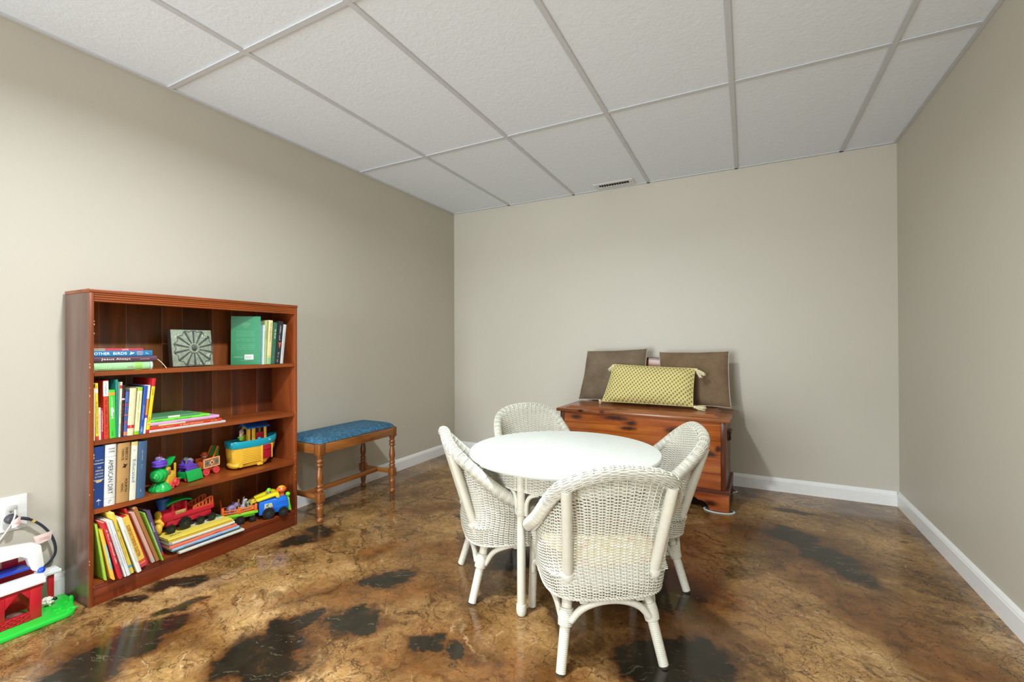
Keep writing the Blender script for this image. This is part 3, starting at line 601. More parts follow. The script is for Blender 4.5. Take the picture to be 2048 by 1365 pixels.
# ---- bottom shelf, leaning picture books
G5 = 'leaning picture books on the bottom shelf'
D5 = [('lime green picture book leaning at the left end of the bottom shelf', -2.246, .8475, .007, .232, -7.6, (150, 186, 56), dict(d=.19)),
 ('yellow and teal picture book second in the leaning row', -2.222, .864, .0125, .215, -10.4, (226, 172, 60), dict(bands=[(.3, .8, (120, 190, 180))], scrib=[(.5, .35, .6, (240, 246, 240), 3)], d=.17)),
 ('red picture book with white spine lettering in the leaning row', -2.209, .8785, .0125, .245, -12.6, (190, 36, 44), dict(scrib=[(.42, .6, .5, (246, 230, 226), 9)], d=.19)),
 ('white picture book with grey lettering right of the red one', -2.211, .8955, .0078, .245, -14, (228, 228, 226), dict(scrib=[(.5, .6, .35, (150, 150, 160), 5)], d=.19)),
 ('second white picture book right of the red one', -2.210, .9045, .0105, .245, -14.2, (216, 222, 226), dict(scrib=[(.5, .55, .35, (200, 130, 130), 6)], d=.19)),
 ('deep yellow picture book tallest of the leaning row', -2.219, .919, .0135, .272, -13.9, (228, 196, 70), dict(bands=[(.86, .9, (90, 160, 170))], scrib=[(.55, .35, .35, (190, 150, 50), 6), (.27, .04, .5, (60, 60, 60), 2)], d=.19)),
 ('white picture book with pale spine lettering in the leaning row', -2.205, .938, .0125, .248, -15.4, (224, 226, 214), dict(scrib=[(.5, .6, .3, (196, 180, 150), 6)], d=.18)),
 ('thick yellow storybook with bold red title in the leaning row', -2.240, .958, .0285, .236, -16, (238, 200, 84), dict(title='SCOOBY-DOO STORYBOOK COLLECTION', tcol=(150, 40, 30), tpos=.47, tlen=.62, th=.4, tbold=.02, bands=[(.93, 1, (206, 60, 90)), (.86, .92, (220, 90, 60))], d=.18, pages=plain((206, 44, 40), .5))),
 ('thin red picture book in the leaning row', -2.262, .9925, .0085, .268, -17.2, (198, 50, 44), dict(d=.17)),
 ('pink board book in the leaning row', -2.249, 1.006, .0118, .248, -17.6, (222, 172, 160), dict(bands=[(.9, 1, (196, 180, 170))], d=.17)),
 ('brown edged picture book in the leaning row', -2.248, 1.0215, .0125, .265, -18, (176, 116, 62), dict(d=.17)),
 ('slim lime green picture book in the leaning row', -2.236, 1.038, .0055, .235, -16.9, (140, 196, 70), dict(d=.17, scrib=[(.5, .5, .5, (240, 244, 230), 8)]))]
R = fit_row([[d_[2], d_[3], d_[4], d_[5]] for d_ in D5])
for (lab, xx, y, t, h, ln, rgb, k), (_, t, _, _) in zip(D5, R): book(lab, y, lay(3, y), t, h, rgb=rgb, lean=ln, x=xx, group=G5, **k)
book('purple and teal book at the right end of the leaning row', 1.052, lay(3, 1.05), .0145, .222, .16, (98, 74, 122), lean=-14, x=-2.282, group=G5, bands=[(.93, 1, (206, 50, 80))], scrib=[(.35, .2, .5, (232, 226, 236), 4)])
# ---- bottom shelf, lying stack
G6 = 'picture books lying in a stack on the bottom shelf'
z = lay(3, 1.396)
L6 = [('white edged picture book at the bottom of the bottom shelf stack', 1.396, .0095, .29, .165, (206, 204, 190), -2.236, dict(scrib=[(.5, .5, .3, (150, 130, 120), 6)])),
 ('olive and navy picture book low in the bottom shelf stack', 1.386, .0085, .30, .17, (70, 90, 60), -2.25, dict(bands=[(.3, .75, (30, 70, 120)), (.2, .3, (120, 40, 40))])),
 ('pale blue picture book in the bottom shelf stack', 1.377, .0105, .297, .165, (150, 184, 216), -2.245, dict(scrib=[(.25, .2, .4, (70, 80, 100), 6), (.62, .2, .4, (80, 90, 120), 4)])),
 ('coral picture book in the bottom shelf stack', 1.366, .0125, .294, .165, (226, 116, 84), -2.248, dict(scrib=[(.68, .12, .4, (120, 60, 50), 6)])),
 ('thin pink picture book in the bottom shelf stack', 1.34, .0045, .265, .165, (232, 190, 180), -2.255, dict(scrib=[(.3, .25, .5, (70, 60, 60), 3)])),
 ('white picture book in the bottom shelf stack', 1.357, .0105, .286, .17, (214, 218, 204), -2.250, dict(bands=[(.0, .04, (150, 160, 170))])),
 ('yellow spined picture book in the bottom shelf stack', 1.353, .0085, .282, .165, (224, 184, 70), -2.252, dict()),
 ('picture book with a yellow and green cover under the red train', 1.343, .0085, .276, .17, (226, 204, 84), -2.25, dict(bands=[(.0, 1.0, (226, 200, 70))]))]
for lab, y1, t, L, d, rgb, xx, k in L6:
    book(lab, y1, z+(1.396-y1)*SLOPE[3], t, L, d, rgb, flat=True, group=G6, x=xx, shelf=3, **k); z += t+.0004
STACK_TOP = z
tp = [o for o in bpy.data.objects if o.get('label', '').startswith('picture book with a yellow and green cover')][0]
b = MB().prism([(-.2, .0), (-.2, .12), (-.125, .10), (-.09, .05), (-.075, .0)], 0, .0003, 'y', TR(0, .0086, 0)); b.build('cover_picture', plain((70, 120, 84), .5, .3, 60), tp, smooth=False)
MB().prism([(-.185, .121), (-.12, .102), (-.085, .052), (-.07, .01), (-.055, .01), (-.06, .13), (-.14, .17)], 0, .0003, 'y', TR(0, .0086, 0)).build('cover_picture', plain((214, 216, 206), .5, .15, 60), tp, smooth=False)
scribble(.055, .022, TR(-.035, .0089, .225) @ Matrix(((0, 1, 0, 0), (0, 0, 1, 0), (-1, 0, 0, 0), (0, 0, 0, 1))), 21).build('cover_lettering', plain((60, 50, 70), .5), tp, smooth=False)
# ================================================================== bench
OAK = wood('bench_oak', (70, 38, 14), (136, 82, 34), (164, 106, 48), 'y', 1.2, .35, .6)
OAKZ = wood('bench_oak_leg', (76, 40, 18), (132, 78, 36), (158, 100, 50), 'z', 1.6, .3, .5)
OAKX = wood('bench_oak_rail', (70, 38, 14), (130, 78, 32), (156, 100, 46), 'x', 1.2, .35, .6)
t = NT('teal_upholstery'); n1 = t.noise(t.coord(), 55, 4, .7); n2 = t.noise(t.coord(), 320, 3)
c = t.mix(.5, t.ramp(n1, [(.3, S(30, 64, 88)), (.5, S(46, 92, 118)), (.72, S(78, 124, 146))]), t.ramp(n2, [(.35, (.55, .55, .55, 1)), (.65, (1.1, 1.1, 1.1, 1))]), 'MULTIPLY')
t.col(c); t.set(Roughness=.9); t.bump(n2, .5, .002); TEAL = t.m
be = thing('bench', 'low turned leg wooden bench with a teal padded seat beside the bookcase', 'bench', (-2.297, 2.083, 0))
hx, hy = .157, .3185      # outer half sizes
lx, ly = hx-.0225, hy-.0225
prof = [(.0, 0), (.012, 0), (.017, .004), (.0195, .013), (.0185, .022), (.0125, .029), (.0125, .033), (.0155, .036), (.0155, .040), (.0175, .060), (.0205, .078), (.0205, .086), (.016, .095), (.0185, .098), (.0185, .106), (.015, .110), (.015, .115)]
prof2 = [(.015, .170), (.0165, .172), (.0165, .176), (.0195, .180), (.0205, .187), (.0185, .195), (.0135, .199), (.0195, .203), (.0205, .209), (.0185, .215), (.0135, .218), (.0145, .222), (.0185, .240), (.0205, .256), (.0195, .272), (.0165, .292), (.0135, .310), (.013, .318), (.0185, .322), (.0205, .328), (.019, .335), (.014, .339), (.0185, .343), (.0205, .350), (.0185, .357), (.0135, .361), (.0155, .368), (.0195, .378), (.0195, .386)]
def leg_mb():
    b = MB().lathe(prof, seg=20); b.lathe(prof2, seg=20); b.box((-.0215, -.0215, .115), (.0215, .0215, .170), .006); b.box((-.0225, -.0225, .384), (.0225, .0225, .448), .003); return b
for sx, sy in ((1, -1), (1, 1), (-1, 1), (-1, -1)): leg_mb().build('leg', OAKZ, be, (sx*lx, sy*ly, 0))
for sx in (-1, 1): MB().box((sx*hx-(.018 if sx > 0 else 0), -ly+.0228, .393), (sx*hx+(.018 if sx < 0 else 0), ly-.0228, .4465), .002).build('long_rail', OAK, be)
for sy in (-1, 1): MB().box((-lx+.0228, sy*hy-(.018 if sy > 0 else 0), .393), (lx-.0228, sy*hy+(.018 if sy < 0 else 0), .4465), .002).build('end_rail', OAKX, be)
for sy in (-1, 1): MB().box((-lx+.0218, sy*ly-.009, .128), (lx-.0218, sy*ly+.009, .156), .003).build('end_stretcher', OAKX, be)
MB().box((-.010, -ly+.0095, .128), (.010, ly-.0095, .156), .003).build('long_stretcher', OAK, be)
# upholstered drop-in pad
bm = bmesh.new(); bmesh.ops.create_grid(bm, x_segments=22, y_segments=38, size=1)
px, py = hx-.006, hy-.006
for v in bm.verts:
    u, w_ = v.co.x, v.co.y
    ex = 1-abs(u)**8; ey = 1-abs(w_)**14
    v.co = Vector((u*px*(1-.02*abs(w_)**10), w_*py*(1-.01*abs(u)**10), .4495+.034*(max(0, ex)**.5)*(max(0, ey)**.5)+.004*(1-u*u)*(1-w_*w_)))
r = bmesh.ops.extrude_edge_only(bm, edges=[e for e in bm.edges if e.is_boundary])
for v in [g for g in r['geom'] if isinstance(g, bmesh.types.BMVert)]: v.co.z = .4475; v.co.x *= .97; v.co.y *= .985
MB().bm(bm).build('seat_pad', TEAL, be)

# ================================================================== cedar chest
kn = lambda *L: L
CED_F = wood('cedar_front', (116, 48, 12), (178, 90, 27), (216, 134, 52), 'x', 1.0, .28, .6,
   knots=[((.145, 0, .505), (.045, .2, .018)), ((.42, 0, .515), (.11, .2, .018)), ((.5, 0, .455), (.065, .2, .016)), ((.52, 0, .49), (.05, .2, .022)), ((.79, 0, .465), (.06, .2, .030)), ((.99, 0, .345), (.05, .2, .020)), ((1.045, 0, .375), (.02, .2, .022)), ((.25, 0, .36), (.05, .2, .02)), ((.62, 0, .28), (.05, .2, .02)), ((.35, 0, .2), (.05, .2, .02))])
CED_L = wood('cedar_lid', (104, 52, 26), (148, 84, 46), (170, 106, 64), 'x', 1.0, .22, .6, knots=[((.33, .012, .555), (.022, .03, .012)), ((.42, .08, .57), (.03, .012, .02)), ((.9, .1, .57), (.05, .012, .02)), ((.18, .0, .553), (.03, .02, .012))])
CED_S = wood('cedar_side', (84, 48, 26), (118, 70, 42), (136, 88, 56), 'y', 1.0, .3, .6)
CED_P = wood('cedar_plinth', (110, 46, 18), (164, 80, 34), (188, 108, 54), 'x', 1.0, .28, .6, knots=[((1.0, 0, .05), (.05, .2, .02)), ((.12, 0, .06), (.04, .2, .02))])
CED_D = wood('cedar_dark_trim', (54, 24, 14), (92, 44, 24), (120, 62, 36), 'z', 1.0, .3, .5)
ch = thing('cedar_chest', 'long cedar blanket chest with knotty front boards against the back wall', 'chest', (-1.197, 2.986, 0), -.0235)
Wc, Dc = 1.11, .50; ix0, ix1, iy0, iy1 = .024, Wc-.024, .022, Dc-.01
for a, b_, in ((.131, .225), (.225, .322), (.322, .424), (.424, .538)):
    MB().box((ix0+.0285, iy0, a+.0004), (ix1-.0285, iy0+.018, b_-.0004), .0012, seg=1).build('front_board', CED_F, ch)
for x in (ix0, ix1-.028):
    MB().box((x, iy0-.003, .131), (x+.028, iy0+.02, .538), .003).box((x+(.024 if x < .5 else -.000), iy0-.0045, .131), (x+(.028 if x < .5 else .004), iy0, .538), .001).build('corner_stile', CED_D, ch)
for x in (ix0+.002, ix1-.02):
    for a, b_ in ((.131, .27), (.27, .41), (.41, .538)): MB().box((x, iy0+.0205, a+.0004), (x+.018, iy1, b_-.0004), .001, seg=1).build('side_board', CED_S, ch)
MB().box((ix0+.021, iy1-.016, .131), (ix1-.021, iy1, .538)).build('back_panel', CED_S, ch, smooth=False)
# lid
MB().box((0, 0, .540), (Wc, Dc-.012, .562), .004).build('lid', CED_L, ch)
bm = bmesh.new(); p0, p1, q0, q1 = .052, Wc-.068, .050, Dc-.10
for ins, z in ((0, .5622), (.004, .568), (.018, .5705), (.022, .576)):
    for x, y in ((p0+ins, q0+ins), (p1-ins, q0+ins), (p1-ins, q1-ins), (p0+ins, q1-ins)): bm.verts.new((x, y, z))
bm.verts.ensure_lookup_table()
for k in range(3):
    for j in range(4): bm.faces.new([bm.verts[k*4+j], bm.verts[k*4+(j+1) % 4], bm.verts[k*4+4+(j+1) % 4], bm.verts[k*4+4+j]])
bm.faces.new([bm.verts[12+j] for j in range(4)])
MB().bm(bm).build('raised_lid_panel', CED_L, ch, smooth=False)
# plinth with reeds, and bracket feet
for k in range(3):
    z = .112+k*.0065
    MB().box((.004-k*.002+.004, .004, z), (Wc-.008+k*.001, iy0+.01, z+.0062), .0022).build('plinth_moulding', CED_D, ch)
def scallop(n0, n1):
    P = [(n0, .010), (n0, .1115), (n1, .1115), (n1, .010), (n1-.105, .010), (n1-.115, .034), (n1-.130, .052), (n1-.150, .062), (n1-.170, .063), (n1-.186, .074), (n1-.205, .083), (n1-.232, .085)]
    L = [(n0+(n1-x), z) for x, z in P[4:]]
    return [P[0], P[1], P[2], P[3]]+P[4:]+L[::-1]
MB().prism(scallop(.008, Wc-.008), .004, .024, 'y', bev=.0012).build('front_apron', CED_P, ch)
for x in (.008, Wc-.026):
    MB().prism([(.0245, .010), (.0245, .1115), (Dc-.01, .1115), (Dc-.01, .010), (Dc-.10, .010), (Dc-.12, .05), (Dc-.16, .07), (.16, .07), (.12, .05), (.10, .010)], x, x+.018, 'x', bev=.001).build('side_apron', CED_D, ch)
    for k in range(3): MB().box((x-.002+k*.001, iy0+.0105, .112+k*.0065), (x+.02-k*.001, Dc-.01, .118+k*.0065), .002).build('plinth_moulding', CED_D, ch)
# gallery board along the back with an arched, capped top
N = 40; top = []
for k in range(N+1):
    u = k/N; x = .1+u*.91; s_ = abs(2*u-1)
    top.append((x, .80+.095*(.5+.5*math.cos(min(1, s_*1.25)*PI))-.02*max(0, s_-.8)*5))
MB().prism([(.1, .563)]+top+[(1.01, .563)], Dc-.009, Dc+.011, 'y').build('gallery_back', CED_L, ch)
MB().tube([(x, Dc+.001, z+.004) for x, z in top], .0075, 8, flat=1.7).build('gallery_moulding', CED_D, ch)
# iron handle bracket on the right end
hb = MB().box((ix1-.002, .20, .448), (ix1+.022, .30, .462), .003).box((ix1-.002, .215, .395), (ix1+.006, .285, .449), .001)
hb.build('end_handle', CED_D, ch); MB().box((ix1+.0061, .225, .398), (ix1+.017, .275, .4475), .004).build('hand_grip', plain((36, 24, 18), .4), ch)
# furniture sliders under the feet
for k, (x, y, lab) in enumerate(((1.045, .045, 'grey and white furniture slider disc under the front right foot of the chest'), (1.06, .478, 'grey and white furniture slider disc under the back right foot of the chest'), (.055, .045, 'grey and white furniture slider disc under the front left foot of the chest'), (.05, .478, 'grey and white furniture slider disc under the back left foot of the chest'))):
    p = ch.matrix_basis @ Vector((x, y, 0)) if False else Vector((-1.197+x*math.cos(.0235)+y*math.sin(.0235), 2.986-x*math.sin(.0235)+y*math.cos(.0235), 0))
    s_ = thing('furniture_slider', lab, 'slider', p)
    sx = .088 if y < .2 else .07
    M = Matrix.Diagonal((1, .62 if y < .2 else .6, 1, 1))
    MB().lathe([(sx*.72, 0.0002), (sx*.98, .0005), (sx, .002), (sx, .006), (sx*.97, .0075), (sx*.9, .0078)], seg=40, M=M, cap=False).build('white_rim', plain((206, 208, 200), .45, .03), s_)
    MB().lathe([(sx*.7, .0003), (sx*.9, .0078), (sx*.87, .0088), (0.001, .009)], seg=40, M=M, cap=False).build('grey_pad', plain((66, 74, 78), .75, .08), s_)

# ================================================================== cushions on the chest
def linen(name, a, b_, sc=1.0, bumpy=.35):
    t = NT(name); n1 = t.noise(t.coord(), 7*sc, 4, .6); wv = t.noise(t.coord(scale=(1, 1, .06)), 520*sc, 2); wu = t.noise(t.coord(scale=(.06, 1, 1)), 520*sc, 2)
    c = t.mix(.5, t.ramp(n1, [(.3, S(*a)), (.7, S(*b_))]), t.ramp(wv, [(.3, (.72, .72, .72, 1)), (.7, (1.05, 1.05, 1.05, 1))]), 'MULTIPLY')
    c = t.mix(.4, c, t.ramp(wu, [(.3, (.75, .75, .75, 1)), (.7, (1.05, 1.05, 1.05, 1))]), 'MULTIPLY')
    t.col(c); t.set(Roughness=.92); t.b.inputs['Specular IOR Level'].default_value = .15; t.bump(wv, bumpy, .0012); return t.m
LIN1 = linen('taupe_linen', (108, 92, 74), (128, 112, 92)); LIN2 = linen('brown_linen', (112, 90, 68), (136, 114, 90))
EDGE = plain((186, 178, 160), .9, .05)
def pillow_mesh(C, thick, n=26, pin=.03, wr=.006, seed=0, ruffle=0.0, sag=0):
    """C: TL, TR, BR, BL corners in world space; returns front/back grid mesh and the border loop"""
    C = [Vector(c) for c in C]; nrm = ((C[1]-C[0]).cross(C[3]-C[0])).normalized()*-1
    nrm = -nrm if nrm.y > 0 else nrm          # front faces -y
    r = random.Random(seed); ph = [r.uniform(0, 6.28) for _ in range(12)]
    def P(u, v, s_):
        a, b_ = 2*u-1, 2*v-1
        uu = .5+(a*(1-pin*(1-b_*b_)))/2; vv = .5+(b_*(1-pin*(1-a*a)))/2
        p = C[0]*(1-uu)*(1-vv)+C[1]*uu*(1-vv)+C[2]*uu*vv+C[3]*(1-uu)*vv
        h = thick*(max(0, (1-a**4))**.62)*(max(0, (1-b_**4))**.62)*(.72+.28*(1-a*a*.5)*(1-b_*b_*.5))
        rr = (a*a+b_*b_); wv = wr*(math.sin(5*a+3*b_+ph[0])*math.sin(4*b_-2*a+ph[1])+.6*math.sin(11*a*b_+ph[2])*rr+.5*math.sin(9*(a+b_)+ph[3])*min(1, rr))*(1-max(abs(a), abs(b_))**6)
        ed = ruffle*max(abs(a), abs(b_))**8*math.sin(7*a-6*b_+ph[4])
        return p+nrm*(s_*(h)+(wv if s_ > 0 else 0)+ed)
    V = []; F = []
    for s_ in (1, -1):
        k0 = len(V)
        for i in range(n+1):
            for j in range(n+1): V.append(tuple(P(i/n, j/n, s_)))
        for i in range(n):
            for j in range(n):
                q = (k0+i*(n+1)+j, k0+(i+1)*(n+1)+j, k0+(i+1)*(n+1)+j+1, k0+i*(n+1)+j+1); F.append(q if s_ > 0 else q[::-1])
    loop = [P(i/n, 0, 0) for i in range(n)]+[P(1, j/n, 0) for j in range(n)]+[P(1-i/n, 1, 0) for i in range(n)]+[P(0, 1-j/n, 0) for j in range(n)]
    return V, F, [tuple(p) for p in loop], nrm
def weld(V, F):
    bm = bmesh.new(); vs = [bm.verts.new(v) for v in V]
    for f in F: bm.faces.new([vs[k] for k in f])
    bmesh.ops.remove_doubles(bm, verts=bm.verts[:], dist=.0002); bmesh.ops.recalc_face_normals(bm, faces=bm.faces[:]); return bm
def square_pillow(label, C, thick, mat, seed, **k):
    t_ = thing('cushion', label, 'cushion', (0, 0, 0))
    V, F, loop, nrm = pillow_mesh(C, thick, seed=seed, **k)
    o = MB().bm(weld(V, F)).build('cover', mat, t_)
    MB().tube(loop, .0045, 6, closed=True, flat=.6).build('edge_trim', EDGE, t_, label='pale narrow flange edging'); return t_
square_pillow('square taupe linen cushion at the left end of the chest', [(-1.108, 3.428, .957), (-.652, 3.434, .977), (-.655, 3.375, .582), (-1.165, 3.378, .582)], .045, LIN1, 2, ruffle=.004)
square_pillow('square brown linen cushion with creases at the right end of the chest', [(-.563, 3.425, .952), (-.106, 3.418, .960), (-.092, 3.355, .582), (-.555, 3.362, .582)], .045, LIN2, 5, ruffle=.004, wr=.009)
# patterned lumbar cushion
t = NT('ochre_block_print'); mp = t.coord('UV', scale=(1, 1, 1))
vo = t.n('ShaderNodeTexVoronoi', feature='F1'); vo.inputs['Scale'].default_value = 1.0; vo.inputs['Randomness'].default_value = 0.0
bl = t.n('ShaderNodeTexVoronoi', feature='F1'); bl.inputs['Scale'].default_value = 1.0; bl.inputs['Randomness'].default_value = 0.0
sh = t.n('ShaderNodeVectorMath', operation='ADD'); sh.inputs[1].default_value = (.5, .5, 0); t.l(mp, vo); t.l(mp, sh); t.l(sh, bl)
mn = t.n('ShaderNodeMath', operation='MINIMUM'); t.t.links.new(vo.outputs['Distance'], mn.inputs[0]); t.t.links.new(bl.outputs['Distance'], mn.inputs[1])
r = t.ramp(mn, [(.0, S(158, 140, 82)), (.07, S(158, 140, 82)), (.11, S(128, 116, 62)), (.21, S(134, 120, 66)), (.26, S(212, 198, 128)), (.42, S(218, 205, 140)), (.47, S(190, 176, 112)), (.5, S(200, 186, 122))])
nz = t.noise(t.coord(), 600, 2); t.col(t.mix(.25, r, t.ramp(nz, [(.3, (.6, .6, .6, 1)), (.7, (1.1, 1.1, 1.1, 1))]), 'MULTIPLY')); t.set(Roughness=.92); t.bump(nz, .3, .001); OCHRE = t.m
lum = thing('cushion', 'oblong yellow patterned cushion with corner tassels in front of the two brown ones', 'cushion', (0, 0, 0))
Cc = [(-.862, 3.288, .862), (-.307, 3.268, .845), (-.313, 3.185, .598), (-.928, 3.200, .598)]
V, F, loop, nrm = pillow_mesh(Cc, .056, n=30, pin=.018, wr=.005, seed=9)
o = MB().bm(weld(V, F)).build('cover', OCHRE, lum)
uv = o.data.uv_layers.new(name='UVMap'); A = Vector(Cc[0]); ex = (Vector(Cc[1])-A).normalized(); ey = (Vector(Cc[3])-A).normalized()
for lp in o.data.loops:
    p = o.data.vertices[lp.vertex_index].co-A; uv.data[lp.index].uv = (p.dot(ex)/.0250, p.dot(ey)/.0300)
MB().tube(loop, .0025, 6, closed=True).build('seam_piping', plain((206, 194, 128), .9), lum)
TAS = plain((218, 208, 170), .95, .1, 120)
rt = random.Random(4)
for c, d, L in ((Cc[0], (-.45, -.15, -.9), .056), (Cc[1], (.75, -.25, -.75), .072), (Cc[2], (.95, -.2, -.12), .075), (Cc[3], (-.9, -.3, -.15), .02)):
    d = Vector(d).normalized(); c = Vector(c); b = MB()
    side = d.cross(Vector((0, 1, .1))).normalized(); oth = d.cross(side)
    b.ell(c+d*.012, (.0105, .0105, .0105), seg=10, rings=7)
    for k in range(34):
        a = rt.uniform(0, 6.28); rr = rt.uniform(.2, 1)*.019; q = side*math.cos(a)*rr+oth*math.sin(a)*rr*.8
        z_ok = lambda p: (p.x, p.y, max(p.z, .580))
        b.tube([z_ok(c+d*.014+q*.25), z_ok(c+d*(L*.5)+q*.8), z_ok(c+d*L*rt.uniform(.85, 1.1)+q*1.25)], .0022, 5)
    b.build('tassel', TAS, lum)
# ================================================================== white wicker table and chairs
def enamel(name, rgb, bump=0):
    t = NT(name); n = t.noise(t.coord(), 60, 3); t.col(t.ramp(n, [(.3, S(*[max(0, c-7) for c in rgb])), (.7, S(*rgb))])); t.set(Roughness=.42); return t.m
WICK = enamel('white_enamelled_wicker', (208, 204, 189)); POLE = enamel("white_enamelled_pole", (208, 203, 187)); TOPM = enamel('white_table_top', (208, 210, 203))
FOOT = plain((70, 60, 50), .7)
def wrapped(b, pts, r, pitch=.0048, seg=10, amp=.05, dense=True):
    """pole bound with cane: closely ringed tube along pts"""
    P = np.asarray(pts, float); L = np.r_[0, np.cumsum(np.linalg.norm(np.diff(P, axis=0), axis=1))]
    n = max(2, int(L[-1]/pitch)); s_ = np.linspace(0, L[-1], n*3+1)
    Q = np.stack([np.interp(s_, L, P[:, k]) for k in range(3)], 1)
    rad = np.interp(s_, L, np.full(len(P), r) if np.isscalar(r) else np.asarray(r))
    rad = rad*np.where(np.arange(len(s_)) % 3 == 0, 1-amp, 1+amp*.35)
    return b.tube(Q, rad, seg)
def binding(b, c, d, r, h, turns=5):
    """a lump of cane windings of height h around axis d at c"""
    d = np.array(d, float); d /= np.linalg.norm(d); c = np.array(c, float)
    z = np.linspace(-h/2, h/2, turns*4+1); prof = r*(1+.10*np.cos(np.linspace(-1, 1, len(z))*PI*.5))*np.where(np.arange(len(z)) % 4 == 0, .93, 1.02)
    return b.tube([c+d*k for k in z], prof, 12)
# ---- chair shell: superelliptic plan that flares with height, cut by the sloping rim
NSE = 3.4
ZA, AA = [.225, .30, .367, .452, .53, .596, .66], [.197, .211, .225, .2265, .250, .292, .32]
def a_(z): return np.interp(z, ZA, AA)
ZB, BB = [.225, .25, .275, .30, .33, .36, .452, .53, .596, .64, .68], [.198, .205, .2055, .199, .1915, .193, .220, .2445, .268, .279, .287]
def b_(z): return np.interp(z, ZB, BB)
FR = .205
def shell(phi, z):
    s_, c = np.sin(phi), np.cos(phi); x = a_(z)*np.sign(s_)*np.abs(s_)**(2/NSE)
    y = np.where(c > 0, -b_(z)*np.abs(c)**(2/NSE), FR*np.abs(c)**(2/NSE)); return np.stack([x, y, z*np.ones_like(phi)], -1)
def shell_n(phi, z):
    e = 1e-3; p = shell(phi, z); dp = shell(phi+e, z)-shell(phi-e, z); dz = shell(phi, z+e)-shell(phi, z-e)
    n = np.cross(dp, dz); n /= np.linalg.norm(n, axis=-1, keepdims=True)+1e-12; return p, n
RIMK = [(0, -.279, .640), (.168, -.256, .596), (.221, -.099, .452), (.229, .052, .367)]
RIM = catmull([(-x, y, z) for x, y, z in RIMK[:0:-1]]+RIMK, 16)
half = RIM[len(RIM)//2:]
def phi_of(p):
    x, y, z = p; bb_ = b_(z) if y < 0 else FR
    return math.atan2(min(1.2, abs(x/a_(z)))**(NSE/2), (-1 if y > 0 else 1)*abs(y/bb_)**(NSE/2))
RP = np.maximum.accumulate([phi_of(p) for p in half]); RZ_ = half[:, 2].copy()
def sstep(x): x = np.clip(x, 0, 1); return x*x*(3-2*x)
RP = np.r_[RP+np.arange(len(RP))*1e-6, RP[-1]+.10, RP[-1]+.28, PI]; RZ_ = np.r_[RZ_+.004, .345, .302, .300]
ZSEAT = .300
def zrim(phi): return np.interp(np.abs(phi), RP, RZ_)
fine_phi = np.linspace(-PI, PI, 1441); fp = shell(fine_phi, .32); arc = np.r_[0, np.cumsum(np.linalg.norm(np.diff(fp, axis=0), axis=1))]
NST = 72
stake_phi = np.interp(np.arange(NST)*arc[-1]/NST, arc, fine_phi)
def inset(p, n, phi, z):
    # the shell slips inside the rolled rim: it curls outwards over the edge
    on = (np.abs(phi) < RP[len(half)-1]+.05)*1.0
    return p-n*(.0195*sstep((z-(zrim(phi)-.12))/.11)*on)[:, None]
def woven_shell(b):
    row_h = .0048; zr = np.arange(.229, .640, row_h)
    grid = np.interp((np.arange(NST*3+1)/3)*arc[-1]/NST, arc, fine_phi)      # three samples per stake gap
    for j, z in enumerate(zr):
        k = np.arange(NST*3+1); amp = .0028*np.cos(PI*k/3+PI*j)
        p, n = shell_n(grid, z); keep = zrim(grid) >= z; p = inset(p, n, grid, z)
        if keep.all(): segs = [np.arange(len(grid))]
        else:
            idx = np.where(keep)[0]
            if len(idx) < 4: continue
            segs = np.split(idx, np.where(np.diff(idx) > 1)[0]+1)
        for sg in segs:
            if len(sg) < 4: continue
            if z > ZSEAT and abs(grid[sg].mean()) > 2.0: continue
            b.strand(p[sg]+n[sg]*amp[sg][:, None], n[sg], .0014, .00245)
    for ph in stake_phi:
        z1 = float(zrim(ph)); zz = np.linspace(.227, z1, max(3, int((z1-.225)/.02)))
        p, n = shell_n(np.full(len(zz), ph), zz); b.strand(inset(p, n, np.full(len(zz), ph), zz), n, .0015, .0021)
def rope(b, path, r, pitch, ph0=0):
    P = np.asarray(path); L = np.r_[0, np.cumsum(np.linalg.norm(np.diff(P, axis=0), axis=1))]; n = int(L[-1]/pitch*8); s_ = np.linspace(0, L[-1], n)
    Q = np.stack([np.interp(s_, L, P[:, k]) for k in range(3)], 1); T = np.gradient(Q, axis=0); T /= np.linalg.norm(T, axis=1)[:, None]
    up_ = np.array([0, 0, 1.]); N = np.cross(T, up_); N /= np.linalg.norm(N, axis=1)[:, None]+1e-9; B = np.cross(T, N)
    for k in range(2):
        a = 2*PI*s_/pitch+PI*k+ph0; b.tube(Q+r*.6*(np.cos(a)[:, None]*N+np.sin(a)[:, None]*B), r*.62, 5, cap=False)
